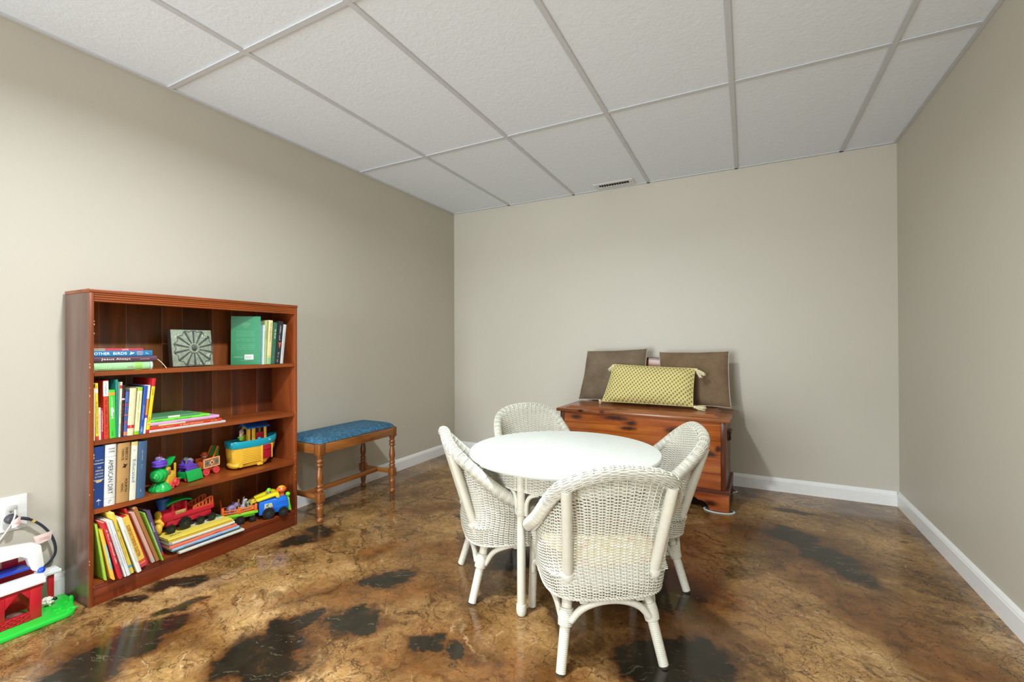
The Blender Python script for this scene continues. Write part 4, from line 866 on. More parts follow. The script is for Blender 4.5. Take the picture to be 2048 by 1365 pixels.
def rolled_rim(b):
    R0 = .0205; P = RIM; L = np.r_[0, np.cumsum(np.linalg.norm(np.diff(P, axis=0), axis=1))]; n = int(L[-1]/.0016)
    s_ = np.linspace(0, L[-1], n); Q = np.stack([np.interp(s_, L, P[:, k]) for k in range(3)], 1)
    for _ in range(6): Q[1:-1] = (Q[:-2]+Q[2:]+2*Q[1:-1])/4
    T = np.gradient(Q, axis=0); T /= np.linalg.norm(T, axis=1)[:, None]
    out = Q-np.array([0, -.05, .2]); out[:, 2] *= .8; N = out-T*np.sum(out*T, axis=1)[:, None]; N /= np.linalg.norm(N, axis=1)[:, None]; B = np.cross(T, N)
    b.tube(Q[::8], R0*.86, 12)                                  # core so that the roll reads solid
    # weavers run along the roll over the back and slant round it down the arms
    NW = 34; st = max(1, n//430); idx = np.arange(0, n, st); sv = s_[idx]; mid = L[-1]/2
    alpha = np.radians(62)*sstep((np.abs(sv-mid)-.15)/.16); tw = np.cumsum(np.tan(alpha)*np.gradient(sv))/R0; tw -= tw[len(tw)//2]
    tw = np.where(sv < mid, -np.abs(tw), np.abs(tw))
    for q in range(NW):
        th = 2*PI*q/NW+tw; rad = R0*(1+.055*np.cos(2*PI*(sv-mid)/.054+PI*q))
        D = np.cos(th)[:, None]*N[idx]+np.sin(th)[:, None]*B[idx]; b.strand(Q[idx]+D*rad[:, None], D, .0015, .0018)
    for e, sg in ((0, -1), (-1, 1)):                            # scrolled arm ends: a burst of canes round a hub
        c = Q[e]; t_ = T[e]*sg
        for k in range(24):
            a = 2*PI*k/24; D = math.cos(a)*N[e]+math.sin(a)*B[e]
            pts = [c+D*R0*1.14*math.cos(u)+t_*R0*1.0*math.sin(u) for u in np.linspace(0, PI/2*.96, 6)]
            b.strand(np.array(pts), np.array([D*math.cos(u)+t_*math.sin(u) for u in np.linspace(0, PI/2*.96, 6)]), .0016, .0024)
        b.ell(tuple(c+t_*R0*.35), (.0185, .0185, .0185), seg=12, rings=8)
def over_ribs(b):
    R0 = .0205; hp = np.r_[-RP[1:len(half)][::-1], RP[:len(half)]]; hc = np.vstack([half[1:][::-1]*[-1, 1, 1], half])
    for ph in stake_phi:
        if abs(ph) > RP[len(half)-1]*.97: continue
        c = np.array([np.interp(ph, hp, hc[:, k]) for k in range(3)]); d = np.array([np.interp(ph+.03, hp, hc[:, k]) for k in range(3)])-np.array([np.interp(ph-.03, hp, hc[:, k]) for k in range(3)]); d /= np.linalg.norm(d)
        _, nn = shell_n(np.array([ph]), np.array([float(zrim(ph))])); nn = nn[0]-d*np.dot(nn[0], d); nn /= np.linalg.norm(nn); u = np.cross(nn, d); u = u if u[2] > 0 else -u
        a = np.radians(np.linspace(-38, 125, 12)); D = -nn*np.cos(a)[:, None]+u*np.sin(a)[:, None]; b.strand(c+D*R0*1.075, D, .0016, .0034)
def make_chair(label, loc, rz, group):
    t_ = thing('wicker_chair', label, 'chair', loc, rz, group)
    b = MB(); woven_shell(b); b.build('woven_shell', WICK, t_, kind='stuff')
    b = MB(); rolled_rim(b); over_ribs(b); b.build('rolled_rim', WICK, t_, kind='stuff')
    # twisted edging below the roll on the outside, and round the foot of the shell
    b = MB(); ph = np.linspace(-RP[len(half)-1]*.985, RP[len(half)-1]*.985, 90); z = zrim(ph)-.027
    p, n = shell_n(ph, z); rope(b, p-n*.007, .0055, .022)
    ph = np.linspace(-PI, PI, 140); p, n = shell_n(ph, np.full(140, .226)); rope(b, p+n*.001, .0045, .022); b.build('braided_edging', WICK, t_)
    # seat
    b = MB(); ph = np.linspace(-PI, PI, 64, endpoint=False); p = shell(ph, ZSEAT-.004)*np.array([.985, .975, 1])
    for y in np.arange(-.195, .2, .0058):
        xs = np.interp(abs(y), [0, .12, .17, .195, .2], [.208, .204, .19, .14, .1]); k = np.arange(0, 49)
        x = np.linspace(-xs, xs, 49); j = int(round(y/.0058))
        b.strand(np.stack([x, np.full(49, y), .2965+.0014*np.cos(PI*k/2+PI*j)], 1), np.tile([0, 0, 1.], (49, 1)), .0015, .0031)
    b.build('woven_seat', WICK, t_, kind='stuff')
    # bound uprights outside the back, let into the foot of the shell
    for sg in (-1, 1):
        z = np.linspace(.272, .588, 14); s_ = np.interp(z, [.29, .6], [.138, .163])
        fo = lambda zz, xx: -b_(zz)*(1-min(.98, xx/a_(zz))**NSE)**(1/NSE)-.0150
        ya, yb_2 = -.176, fo(.588, .162); y = ya+(z-.29)*(yb_2-ya)/(.588-.29)
        b = MB(); wrapped(b, np.stack([sg*s_, y, z], 1), .0172, .0042, amp=.014, seg=12)
        o = b.build('back_post', POLE, t_)
        b = MB(); binding(b, (sg*.1385, y[1]-.001, .298), (sg*.06, -.33, 1), .0192, .022, 4); b.build('post_binding', WICK, o)
    # legs
    LEG = .0165
    for sg in (-1, 1):
        top = np.array([sg*.120, -.118, .262]); ft = np.array([sg*.1644, -.1905, .0]); d = ft-top
        b = MB(); wrapped(b, [top, top+d*.5, ft+np.array([0, 0, .004])], [LEG*1.08, LEG*1.02, LEG*.95], .0056, amp=.034, seg=12); lg = b.build('leg', POLE, t_)
        b = MB(); b.lathe([(LEG*.86, -.0), (LEG*.9, .004)], tuple(ft), 14); b.build('foot_glide', FOOT, lg, label='dark worn foot')
        kc = top+d*.42; b = MB(); binding(b, kc, d, .0225, .052, 9); b.build('leg_binding', WICK, lg)
        top = np.array([sg*.193, .165, .27]); ft = np.array([sg*.2015, .1715, 0]); b = MB(); wrapped(b, [top, ft+np.array([0, 0, .004])], LEG*.95, .0056, amp=.034, seg=12); lg = b.build('leg', POLE, t_)
        b = MB(); b.lathe([(LEG*.84, 0), (LEG*.88, .004)], tuple(ft), 14); b.build('foot_glide', FOOT, lg, label='dark worn foot')
        # side arch from the back leg up to the shell and down to the front leg hook
        side = catmull([kc+np.array([sg*.012, .012, -.012]), (sg*.163, -.105, .190), (sg*.182, -.060, .215), (sg*.19, 0, .222), (sg*.192, .08, .214), (sg*.197, .128, .190), (sg*.199, .149, .150)], 8)
        b = MB(); wrapped(b, side, .0098, .0055, amp=.025, seg=9); b.build('side_brace', POLE, t_)
    k1 = np.array([-.146, -.160, .150]); arch = catmull([k1+np.array([.018, -.006, -.004]), (-.095, -.170, .182), (-.05, -.176, .204), (0, -.178, .211), (.05, -.176, .204), (.095, -.170, .182), (-k1[0]-.018, k1[1]-.006, k1[2]-.004)], 8)
    b = MB(); wrapped(b, arch, .0112, .0046, amp=.035, seg=10); b.build('back_brace', POLE, t_)
    arch2 = catmull([(-.19, .162, .15), (-.12, .166, .195), (0, .168, .216), (.12, .166, .195), (.19, .162, .15)], 8); b = MB(); wrapped(b, arch2, .0098, .0055, amp=.025, seg=9); b.build('front_brace', POLE, t_)
    for sg in (-1, 1):
        b = MB(); b.box((sg*.09-.013, -.19, .210), (sg*.09+.013, .17, .2235), .003); b.build('seat_batten', POLE, t_)
    return t_
GCH = 'white wicker tub chairs round the table'
chair = make_chair('white wicker tub chair nearest the camera, seen from behind with a floral seat cushion', (-.4771, 1.5545, 0), 2.1468-PI/2, GCH)
for lab, x, y, th in (('white wicker tub chair on the left of the table, seen side on', -.922, 1.7505, .7193), ('white wicker tub chair on the right of the table in front of the cedar chest', -.4585, 2.0595, -2.7802), ('white wicker tub chair on the far side of the table, behind the table top', -.9743, 2.2653, -.723)):
    c = copy_tree(chair); c.location = (x, y, 0); c.rotation_euler = (0, 0, th-PI/2); c['label'] = lab
# ---- round table
TC = (-.7037, 1.8404); TZ = .5618; TR_ = .408; LC = (-.6867-TC[0], 1.8735-TC[1])
tb = thing('wicker_table', 'round white wicker table with a solid painted top amid four chairs', 'table', (TC[0], TC[1], 0))
b = MB().lathe([(.0, TZ-.022), (TR_-.012, TZ-.022), (TR_-.004, TZ-.019), (TR_, TZ-.012), (TR_-.001, TZ-.006), (TR_-.006, TZ-.001), (TR_-.02, TZ), (.0, TZ)], seg=96, cap=False); b.build('table_top', TOPM, tb)
RA = .357; LEGA = [math.radians(k) for k in (-100.62, -10.89, 83.4, 158.6)]; PZ0, PZ1 = .462, .5428
b = MB(); NS = 96
for j, z in enumerate(np.arange(PZ0+.008, PZ1-.002, .0052)):
    k = np.arange(NS*2+1); a = 2*PI*k/(NS*2); D = np.stack([np.cos(a), np.sin(a), 0*a], 1); off = .0026*np.cos(PI*k/2+PI*j)
    b.strand(D*(RA+off)[:, None]+np.array([0, 0, z]), D, .0015, .0021)
for k in range(NS):
    a = 2*PI*k/NS; D = np.array([math.cos(a), math.sin(a), 0]); b.strand(np.array([D*RA+np.array([0, 0, z]) for z in (PZ0+.004, .5, PZ1)]), np.tile(D, (3, 1)), .0016, .0024)
b.build('woven_apron', WICK, tb, (LC[0], LC[1], 0), kind='stuff')
b = MB(); a = np.linspace(0, 2*PI, 160); ring = np.stack([RA*np.cos(a), RA*np.sin(a), np.full(160, PZ0+.002)], 1); rope(b, ring, .0045, .022); b.build('braided_edging', WICK, tb, (LC[0], LC[1], 0))
for q in range(4):
    a = LEGA[q]; D = np.array([math.cos(a), math.sin(a), 0]); E = np.array([-math.sin(a), math.cos(a), 0]); c = D*RA
    b = MB().tube([c+np.array([0, 0, z]) for z in (.003, .02, .3, PZ1-.001)], [.0155, .0165, .0160, .0155], 16)
    lg = b.build('leg', POLE, tb, (LC[0], LC[1], 0))
    b = MB(); binding(b, c+np.array([0, 0, .026]), (0, 0, 1), .0178, .036, 6); b.build('foot_binding', WICK, lg)
    b = MB(); binding(b, c+np.array([0, 0, .387]), (0, 0, 1), .0195, .024, 4); b.build('brace_binding', WICK, lg)
    b = MB(); wrapped(b, [c+np.array([0, 0, .466]), c+np.array([0, 0, PZ1-.001])], .0165, .012, amp=.03, seg=14)
    for sg in (-1, 1):
        am = a+sg*.073; d2 = np.array([math.cos(am), math.sin(am), 0]); b.tube([d2*(RA+.001)+np.array([0, 0, z]) for z in (PZ0-.002, PZ1)], .0042, 7)
    b.build('leg_wrapping', WICK, lg)
    for sg in ((-1, 1) if q in (0, 2) else (1,) if q == 1 else (-1,)):
        pts = []
        for u, z in ((.063, .376), (.063, .40), (.07, .425), (.10, .445), (.15, .4535), (.19, .4555)):
            aa = a+sg*u; pts.append((RA*math.cos(aa)*(.995-.35*(u-.066)), RA*math.sin(aa)*(.995-.35*(u-.066)), z))
        MB().tube(catmull(pts, 7), .0082, 9).build('corner_brace', POLE, tb, (LC[0], LC[1], 0))
# ---- floral seat cushions
t = NT('floral_chintz'); vo = t.n('ShaderNodeTexVoronoi'); vo.inputs['Scale'].default_value = 26; w_ = t.coord(); t.l(w_, vo)
n1 = t.noise(w_, 30, 3); c1 = t.ramp(vo, [(.0, S(206, 70, 44)), (.25, S(226, 150, 70)), (.5, S(228, 206, 160)), (.75, S(196, 90, 110)), (1, S(150, 150, 60))], 1)
c = t.mix(t.ramp(vo, [(.25, (0, 0, 0, 1)), (.45, (1, 1, 1, 1))], 0), c1, t.ramp(n1, [(.4, S(232, 220, 190)), (.55, S(170, 160, 80)), (.7, S(226, 190, 170))]))
t.col(c); t.set(Roughness=.85); CHINTZ = t.m
def seat_cushion(label, x, y, th):
    t_ = thing('seat_cushion', label, 'cushion', (x, y, 0), th-PI/2, 'floral cushions on the wicker chairs'); V = []; F = []; n = 32; m_ = 7
    for s_ in (1, -1):
        for i in range(m_+1):
            for k in range(n):
                ph = 2*PI*k/n; r_ = (i/m_); p = shell(np.array([ph]), .30)[0]
                V.append((p[0]*r_*.90, p[1]*r_*.90, .321+s_*.019*max(0, 1-r_**4)**.5))
    for q in range(2):
        o = q*(m_+1)*n
        for i in range(m_):
            for k in range(n): F.append((o+i*n+k, o+i*n+(k+1) % n, o+(i+1)*n+(k+1) % n, o+(i+1)*n+k))
    MB().bm(weld(V, F)).build('cover', CHINTZ, t_)
    ph = np.linspace(0, 2*PI, 80, endpoint=False); p = shell(ph, .30)*np.array([.90, .90, 0])+np.array([0, 0, .321]); MB().tube(p, .0045, 6, closed=True).build('piping', plain((210, 120, 70), .8), t_)
seat_cushion('orange and cream floral cushion on the seat of the nearest wicker chair', -.4771, 1.5545, 2.1468)
seat_cushion('orange and cream floral cushion on the seat of the farthest wicker chair', -.9743, 2.2653, -.723)
# ================================================================== toys
PL = lambda rgb, rough=.28: plain(rgb, rough, .04, 20)
RED, YEL, GRE, BLU, PUR, ORA = PL((196, 34, 52)), PL((232, 182, 56)), PL((22, 166, 72)), PL((24, 104, 204)), PL((104, 70, 186)), PL((232, 104, 44))
LIME, TEALP, DKR, BLK, WHT, GREY = PL((122, 214, 44)), PL((20, 152, 172)), PL((160, 18, 40)), PL((26, 26, 28)), PL((236, 236, 232)), PL((128, 124, 128), .5)
CORAL, PINK, LILAC, SKIN, BROWN, NAVY = PL((226, 74, 74)), PL((230, 160, 180)), PL((150, 132, 176), .5), PL((224, 172, 136), .5), PL((92, 54, 34), .5), PL((34, 60, 120))
BRICKR = PL((186, 28, 40))
def blob(name, parts, mat, parent, voxel=.002, sm=4, **kw):
    """one continuous rounded body: overlapping ellipsoids / limbs fused by a voxel remesh"""
    b = MB()
    for p in parts:
        if p[0] == 'e': b.ell(p[1], p[2], (p[3] if len(p) > 3 else None), seg=14, rings=10)
        else: b.tube(p[1], p[2], 10)
    o = b.build(name, mat, parent, **kw); r = o.modifiers.new('fuse', 'REMESH'); r.mode = 'VOXEL'; r.voxel_size = voxel; r.use_smooth_shade = True
    s_ = o.modifiers.new('soft', 'SMOOTH'); s_.iterations = sm; s_.factor = .5; return o
def AX(axis): return {'y': RX(90), 'x': RY(90), 'z': Matrix.Identity(4)}[axis]
def wheel(parent, c, r, wd, mat, hubm, axis='y', spokes=6, name='wheel'):
    M = TR(*c) @ AX(axis); b = MB()
    b.lathe([(r*.70, -wd*.5), (r*.95, -wd*.5), (r, -wd*.3), (r, wd*.3), (r*.95, wd*.5), (r*.70, wd*.5), (r*.66, wd*.3), (r*.0, wd*.3)], seg=26, M=M, cap=False)
    b.lathe([(r*.70, wd*.5), (r*.66, wd*.3)], seg=26, M=M, cap=False); b.lathe([(r*.7, -wd*.5), (r*.66, -wd*.3), (0, -wd*.3)], seg=26, M=M, cap=False)
    o = b.build(name, mat, parent); h = MB()
    for s_ in (-1, 1):
        h.lathe([(r*.2, s_*wd*.25), (r*.2, s_*wd*.5), (r*.13, s_*wd*.56), (0, s_*wd*.56)], seg=14, M=M, cap=False)
        for k in range(spokes): h.box((r*.17, -r*.05, -wd*.06), (r*.68, r*.05, wd*.06), M=M @ TR(0, 0, s_*wd*.36) @ RZ(360*k/spokes))
    h.build('hub', hubm, o); return o
def figure(label, loc, rz, hat, hatcol, body, sc=1.0, beard=None, brim=True):
    t_ = thing('toy_figure', label, 'toy figure', loc, rz); k = sc
    blob('body', [('e', (0, 0, .012*k), (.0115*k, .0115*k, .012*k)), ('e', (0, 0, .024*k), (.0095*k, .0085*k, .012*k)), ('t', [(0, .008*k, .026*k), (.006*k, .013*k, .020*k), (.011*k, .012*k, .019*k)], .0032*k), ('t', [(0, -.008*k, .026*k), (.006*k, -.013*k, .020*k), (.011*k, -.012*k, .019*k)], .0032*k)], body, t_, .0012*k)
    blob('head', [('e', (.001*k, 0, .041*k), (.0095*k, .0095*k, .010*k)), ('e', (.010*k, 0, .040*k), (.002*k, .002*k, .002*k)), ('e', (0, .0092*k, .041*k), (.002*k, .002*k, .003*k)), ('e', (0, -.0092*k, .041*k), (.002*k, .002*k, .003*k))], SKIN, t_, .0011*k)
    e = MB()
    for sy in (-1, 1): e.ell((.0093*k, sy*.0036*k, .0435*k), (.0011*k, .0011*k, .0015*k), seg=8, rings=6)
    e.tube([(.0097*k, -.003*k, .0365*k), (.0104*k, 0, .0358*k), (.0097*k, .003*k, .0365*k)], .0005*k, 5); e.build('face', BLK, t_)
    if beard: blob('beard', [('e', (.006*k, 0, .034*k), (.0065*k, .008*k, .0075*k)), ('e', (.008*k, 0, .027*k), (.004*k, .005*k, .006*k)), ('e', (-.003*k, 0, .043*k), (.009*k, .0104*k, .0095*k))], beard, t_, .0012*k)
    if hat == 'cone': MB().lathe([(.0112*k, .044*k), (.0112*k, .047*k), (.009*k, .055*k), (.003*k, .0615*k), (0, .062*k)], seg=18, cap=False).build('hat', hatcol, t_)
    else: MB().lathe([(.0105*k, .0455*k), (.0155*k if brim else .011*k, .0455*k), (.0155*k if brim else .011*k, .047*k), (.0108*k, .0485*k), (.0095*k, .055*k), (.004*k, .0585*k), (0, .059*k)], seg=18, cap=False).build('hat', hatcol, t_)
    return t_
def elephant(label, loc, rz, mat, k=1.0):
    t_ = thing('toy_elephant', label, 'toy animal', loc, rz)
    P = [('e', (0, 0, .020*k), (.018*k, .0135*k, .0135*k)), ('e', (.018*k, 0, .029*k), (.0105*k, .0095*k, .010*k)), ('t', [(.024*k, 0, .030*k), (.032*k, 0, .026*k), (.036*k, 0, .018*k), (.040*k, 0, .014*k)], [.0045*k, .0038*k, .003*k, .0026*k]), ('t', [(-.017*k, 0, .022*k), (-.021*k, 0, .014*k)], .0014*k)]
    for sx in (-1, 1):
        for sy in (-1, 1): P.append(('t', [(sx*.0105*k, sy*.0075*k, .018*k), (sx*.011*k, sy*.008*k, .0003)], [.0052*k, .0056*k]))
    blob('body', P, mat, t_, .0014*k)
    for sy in (-1, 1): MB().ell((.014*k, sy*.0105*k, .030*k), (.0085*k, .0018*k, .0095*k), RZ(sy*28)).build('ear', mat, t_)
    e = MB()
    for sy in (-1, 1): e.ell((.0255*k, sy*.0066*k, .032*k), (.0012*k,)*3, seg=8, rings=6)
    e.build('eyes', BLK, t_); return t_
# ---- green, yellow and red circus train on the third shelf
def place(x, y, dirx, diry): return (x, y, shz(2, y)+.0006), math.atan2(diry, dirx)
loc, rz = place(-2.318, 1.083, .616, -.788)
t_ = thing('toy_locomotive', 'green and yellow toy locomotive with purple funnel on the third shelf', 'toy train', loc, rz)
MB().lathe([(.046, .0015), (.047, .006), (.044, .014), (.034, .026), (.024, .036), (.012, .040), (0, .041)], (.028, 0, 0), 28, M=Matrix.Diagonal((.72, .92, 1, 1)), cap=False).build('cowcatcher', GRE, t_)
for k in range(7):
    a = math.radians(-66+22*k); MB().tube([(.028+.72*r_*math.cos(a), .92*r_*math.sin(a), z) for r_, z in ((.0475, .006), (.0455, .014), (.036, .026), (.026, .036))], .0016, 5).build('cowcatcher_rib', GRE, t_)
bo = MB().lathe([(.0, .034), (.006, .034), (.0065, .030), (.012, .029), (.0125, .026), (.022, .022), (.0225, .019), (.029, .010), (.031, 0), (.030, -.012), (.026, -.022), (0, -.024)], (.040, 0, .072), 28, M=AX('x'), cap=False).build('boiler_dome', GRE, t_)
for r_, z in ((.0135, .029), (.0235, .0205), (.0295, .010)): MB().lathe([(r_-.001, z-.001), (r_+.0012, z), (r_-.001, z+.001)], (.040, 0, .072), 28, M=AX('x'), cap=False).build('ring', GRE, bo)
MB().box((-.046, -.027, .022), (.022, .027, .062), .004).box((-.010, -.024, .060), (.022, .024, .097), .006).box((-.046, -.026, .060), (-.040, .026, .070), .001).box((-.046, .019, .060), (-.038, .026, .105), .001).box((-.046, -.026, .060), (-.038, -.019, .105), .001).build('yellow_body', YEL, t_)
MB().box((-.0015, .0243, .066), (.0165, .0255, .088), .001).build('side_sticker', PL((170, 130, 96)), t_)
b = MB(); b.tube(catmull([(.022, -.03, .0975), (.010, -.03, .101), (-.02, -.03, .1015), (-.040, -.03, .112), (-.058, -.03, .127)], 5), .004, 8)
P = catmull([(.024, 0, .097), (.010, 0, .102), (-.02, 0, .1025), (-.040, 0, .113), (-.060, 0, .128)], 5)
b = MB().prism([(x, z+.0035) for x, _, z in P]+[(x, z-.0035) for x, _, z in P[::-1]], -.016, .016, 'y', bev=.0015); b.build('roof', GRE, t_)
MB().lathe([(.011, .095), (.012, .104), (.022, .109), (.0285, .113), (.0285, .118), (.026, .1195), (.027, .121), (.0285, .124), (.028, .131), (.0245, .132), (.022, .126), (0, .125)], (.036, 0, .0), 26, cap=False).build('funnel', PUR, t_)
for x, r_ in ((.006, .0155), (-.032, .0195)):
    for sy in (-1, 1): wheel(t_, (x, sy*.033, r_), r_, .010, CORAL, CORAL, spokes=5)
MB().box((-.058, -.006, .018), (-.044, .006, .026), .002).build('coupling', GRE, t_)
e1 = elephant('small grey toy elephant with a red plume on the roof of the green locomotive', tuple(Vector(loc)+Vector((-.012, -.004, .1065))), math.radians(-165), LILAC, .95)
MB().lathe([(.003, .036), (.0035, .041), (.0045, .044), (.002, .049), (0, .050)], (.014, 0, 0), 12, cap=False).build('plume', RED, e1)
loc, rz = place(-2.372, 1.2095, .208, -.978)
t_ = thing('toy_wagon', 'green and purple toy train wagon with ramp and grey elephant seat on the third shelf', 'toy train', loc, rz)
MB().box((-.036, -.026, .016), (.036, .028, .045), .003).build('wagon_body', GRE, t_)
V = [(-.037, .0285, .051), (.037, .0285, .051), (.038, .044, .003), (-.036, .044, .003)]; M_ramp = MB().prism([(.0285, .052), (.031, .053), (.047, .004), (.0435, .003)], -.038, .038, 'x', bev=.001); M_ramp.build('ramp_panel', GRE, t_)
for k in range(4): MB().tube([(-.036, .0325+.0037*k, .044-.0115*k), (.036, .0325+.0037*k, .044-.0115*k)], .0010, 5).build('ramp_slat', GRE, t_)
MB().prism([(.034, .046), (-.034, .046), (-.026, .060), (.010, .100), (.018, .100), (.026, .062)], .016, .024, 'y', bev=.002).build('see_saw_stand', PUR, t_)
MB().prism([(.034, .046), (-.034, .046), (-.026, .060), (.010, .100), (.018, .100), (.026, .062)], -.022, -.014, 'y', bev=.002).build('see_saw_stand', PUR, t_)
MB().box((-.034, -.022, .0655), (.030, .024, .071), .002, M=RY(4)).box((.018, -.021, .069), (.034, .023, .082), .003).build('purple_seat', PUR, t_)
for x in (-.024, .024):
    for sy in (-1, 1): wheel(t_, (x, sy*.022, .012), .012, .008, CORAL, CORAL, spokes=5)
MB().box((.036, -.006, .018), (.052, .006, .026), .002).build('coupling', GRE, t_)
elephant('small grey toy elephant sitting on the purple wagon seat', (loc[0]-.001, loc[1]+.004, loc[2]+.0745), math.radians(-130), GREY, .92)
loc, rz = place(-2.402, 1.313, .18, -.98)
t_ = thing('toy_wagon', 'orange toy train wagon with patterned side panel and green sails on the third shelf', 'toy train', loc, rz)
MB().box((-.045, -.026, .036), (.045, .026, .042), .001).box((-.045, .022, .036), (.045, .027, .084), .0015).box((-.045, -.027, .036), (.045, -.022, .084), .0015).box((-.045, -.022, .036), (-.041, .022, .07), .001).box((.041, -.022, .036), (.045, .022, .07), .001).box((-.034, -.018, .022), (.034, .018, .036), .002).build('wagon_box', ORA, t_)
b = MB(); b.box((-.043, .027, .0795), (.043, .0285, .083)).box((-.043, .027, .0385), (.043, .0285, .042)).box((-.043, .027, .0385), (-.0395, .0285, .083)).box((.0395, .027, .0385), (.043, .0285, .083)); b.build('panel_border', PL((240, 214, 170)), t_, smooth=False)
MB().prism([(-.0385, .043), (.0385, .043), (.0385, .0785), (-.0385, .0785)], .0271, .0278, 'y').build('patterned_panel', PL((176, 120, 82)), t_, smooth=False)
b = MB(); b.prism([(0, .046), (.013, .0607), (0, .0755), (-.013, .0607)], .0278, .0284, 'y'); b.build('diamond', PL((226, 206, 160)), t_, smooth=False)
for sx in (-1, 1): MB().prism([(sx*.016, .0607), (sx*.026, .049), (sx*.036, .0607), (sx*.026, .0725)], .0278, .0284, 'y').build('diamond', PL((70, 120, 110)), t_, smooth=False)
MB().lathe([(.006, 0), (.006, .0012), (0, .0015)], (0, .0283, .0607), 14, M=RX(-90), cap=False).build('rosette', PL((190, 60, 60)), t_)
for x in (-.026, .028):
    for sy in (-1, 1): wheel(t_, (x, sy*.024, .0175), .0175, .009, CORAL, CORAL, spokes=5)
for sy in (-1, 1):
    MB().tube([(-.012, sy*.02, .080), (-.038, sy*.02, .134)], .0042, 8).build('slanting_post', ORA, t_)
    MB().prism([(-.016, .084), (-.040, .132), (-.052, .128), (-.046, .100), (-.046, .084)], sy*.0135-.0015, sy*.0135+.0015, 'y', bev=.0006).build('green_sail', GRE, t_)
figure('toy conductor figure with an orange hat riding in front of the orange wagon', (loc[0]+.002, loc[1]-.017, loc[2]+.0432), math.radians(-40), 'cap', PL((206, 92, 50)), PL((150, 52, 36)), 1.22)
# ---- boat
loc = (-2.372, 1.527, shz(2, 1.36)+.0012); t_ = thing('toy_boat', 'yellow toy ark boat with teal deck and blue roofed cabin on the third shelf', 'toy boat', loc, math.radians(86))
def loft(secs, close=True):
    n = len(secs[0]); V = [p for s_ in secs for p in s_]; F = []
    for i in range(len(secs)-1):
        for k in range(n): F.append((i*n+k, i*n+(k+1) % n, (i+1)*n+(k+1) % n, (i+1)*n+k))
    F.append(tuple(reversed(range(n)))); F.append(tuple((len(secs)-1)*n+k for k in range(n))); return MB().add(V, F)
PLAN = [(-.122, .030), (-.112, .042), (-.07, .048), (0, .050), (.05, .048), (.085, .039), (.108, .024), (.118, .008)]
def plan(sc_, inset_=0): 
    L = [(x*sc_, max(.003, y-inset_)) for x, y in PLAN]; return [(x, -y) for x, y in L]+[(x, y) for x, y in L[::-1]]
secs = []
for z, s_, ins in ((.006, .90, .010), (.012, .94, .005), (.03, .97, .003), (.07, 1, .001), (.108, 1.02, 0)):
    secs.append([(x-(.02*(1-z/.108) if x > .06 else 0), y, z+(.028*(1-z/.108)*max(0, (x-.03)/.09)**2)) for x, y in plan(s_, ins)])
hull = loft(secs).build('hull', YEL, t_)
for k in range(9): z = .026+k*.0088; MB().box((-.080, -.0505, z), (.018, -.0465, z+.0068), .0018).build('hull_plank', YEL, hull)
MB().box((.020, -.0515, .016), (.027, -.046, .108), .0015).box((.074, -.049, .03), (.082, -.040, .108), .0015).build('door_post', YEL, t_)
MB().box((.0275, -.0512, .032), (.0735, -.045, .105), .001).build('red_door', DKR, t_)
MB().box((.036, -.0565, .080), (.068, -.050, .089), .003).build('door_ledge', DKR, t_)
for x in (-.098,): 
    MB().ell((x, 0, .020), (.028, .052, .020)).build('stern_float', YEL, t_); wheel(t_, (x+.008, -.050, .022), .012, .006, YEL, YEL, spokes=0)
MB().box((.0, -.05, .001), (.03, -.036, .014), .004).build('keel_foot', YEL, t_)
secs = []
for z, s_, ins in ((.106, 1.03, -.0025), (.112, 1.05, -.004), (.139, 1.06, -.0045), (.142, 1.05, -.003)): secs.append([(x, y, z+.012*(abs(x)/.12)**2*(1 if x > 0 else .25)) for x, y in plan(s_, ins)])
for z, s_, ins in ((.142, 1.0, .002), (.128, .99, .003)): secs.append([(x, y, z+.010*(abs(x)/.12)**2*(1 if x > 0 else .2)) for x, y in plan(s_, ins)])
loft(secs).build('deck', TEALP, t_)
MB().box((-.128, -.047, .109), (-.094, -.0415, .1405), .003).box((.0, -.0535, .136), (.015, -.046, .152), .003).build('deck_cleat', TEALP, t_)
text_mesh('28', .012, .008, WHT, t_, TR(.062, -.0525, .131) @ RX(90), name='deck_number')
for x, y in ((-.036, -.03), (-.036, .026), (.050, -.03), (.050, .026)): MB().box((x-.006, y-.004, .128), (x+.006, y+.004, .212), .001).build('cabin_post', YEL, t_)
MB().box((-.042, -.032, .128), (-.034, .028, .21), .001).box((-.022, -.034, .128), (-.004, -.028, .212), .001).build('cabin_wall', YEL, t_)
MB().box((-.0425, -.012, .168), (-.0405, .012, .198)).build('cabin_window', PL((70, 34, 18)), t_)
MB().box((.0, -.033, .138), (.043, -.028, .176), .001).build('red_cabin_panel', DKR, t_)
for sy in (-1, 1):
    M = TR(.006, 0, .2325) @ RX(sy*-29)
    r_ = MB().box((-.060, 0 if sy > 0 else -.052, -.006), (.062, .052 if sy > 0 else 0, 0), .001, M=M).build('roof_half', BLU, t_)
    for k in range(3): q = (.008+k*.014)*sy; MB().box((-.060, min(q, q+sy*.008), 0), (.060, max(q, q+sy*.008), .0022), .0006, M=M).build('roof_batten', NAVY, r_)
figure('toy bearded figure in a lime green robe on the bow deck of the boat', (loc[0]+.012, loc[1]-.069, loc[2]+.1400), math.radians(-60), 'cone', PL((176, 150, 150)), PL((150, 196, 40)), 1.02, beard=PL((206, 206, 206), .6))
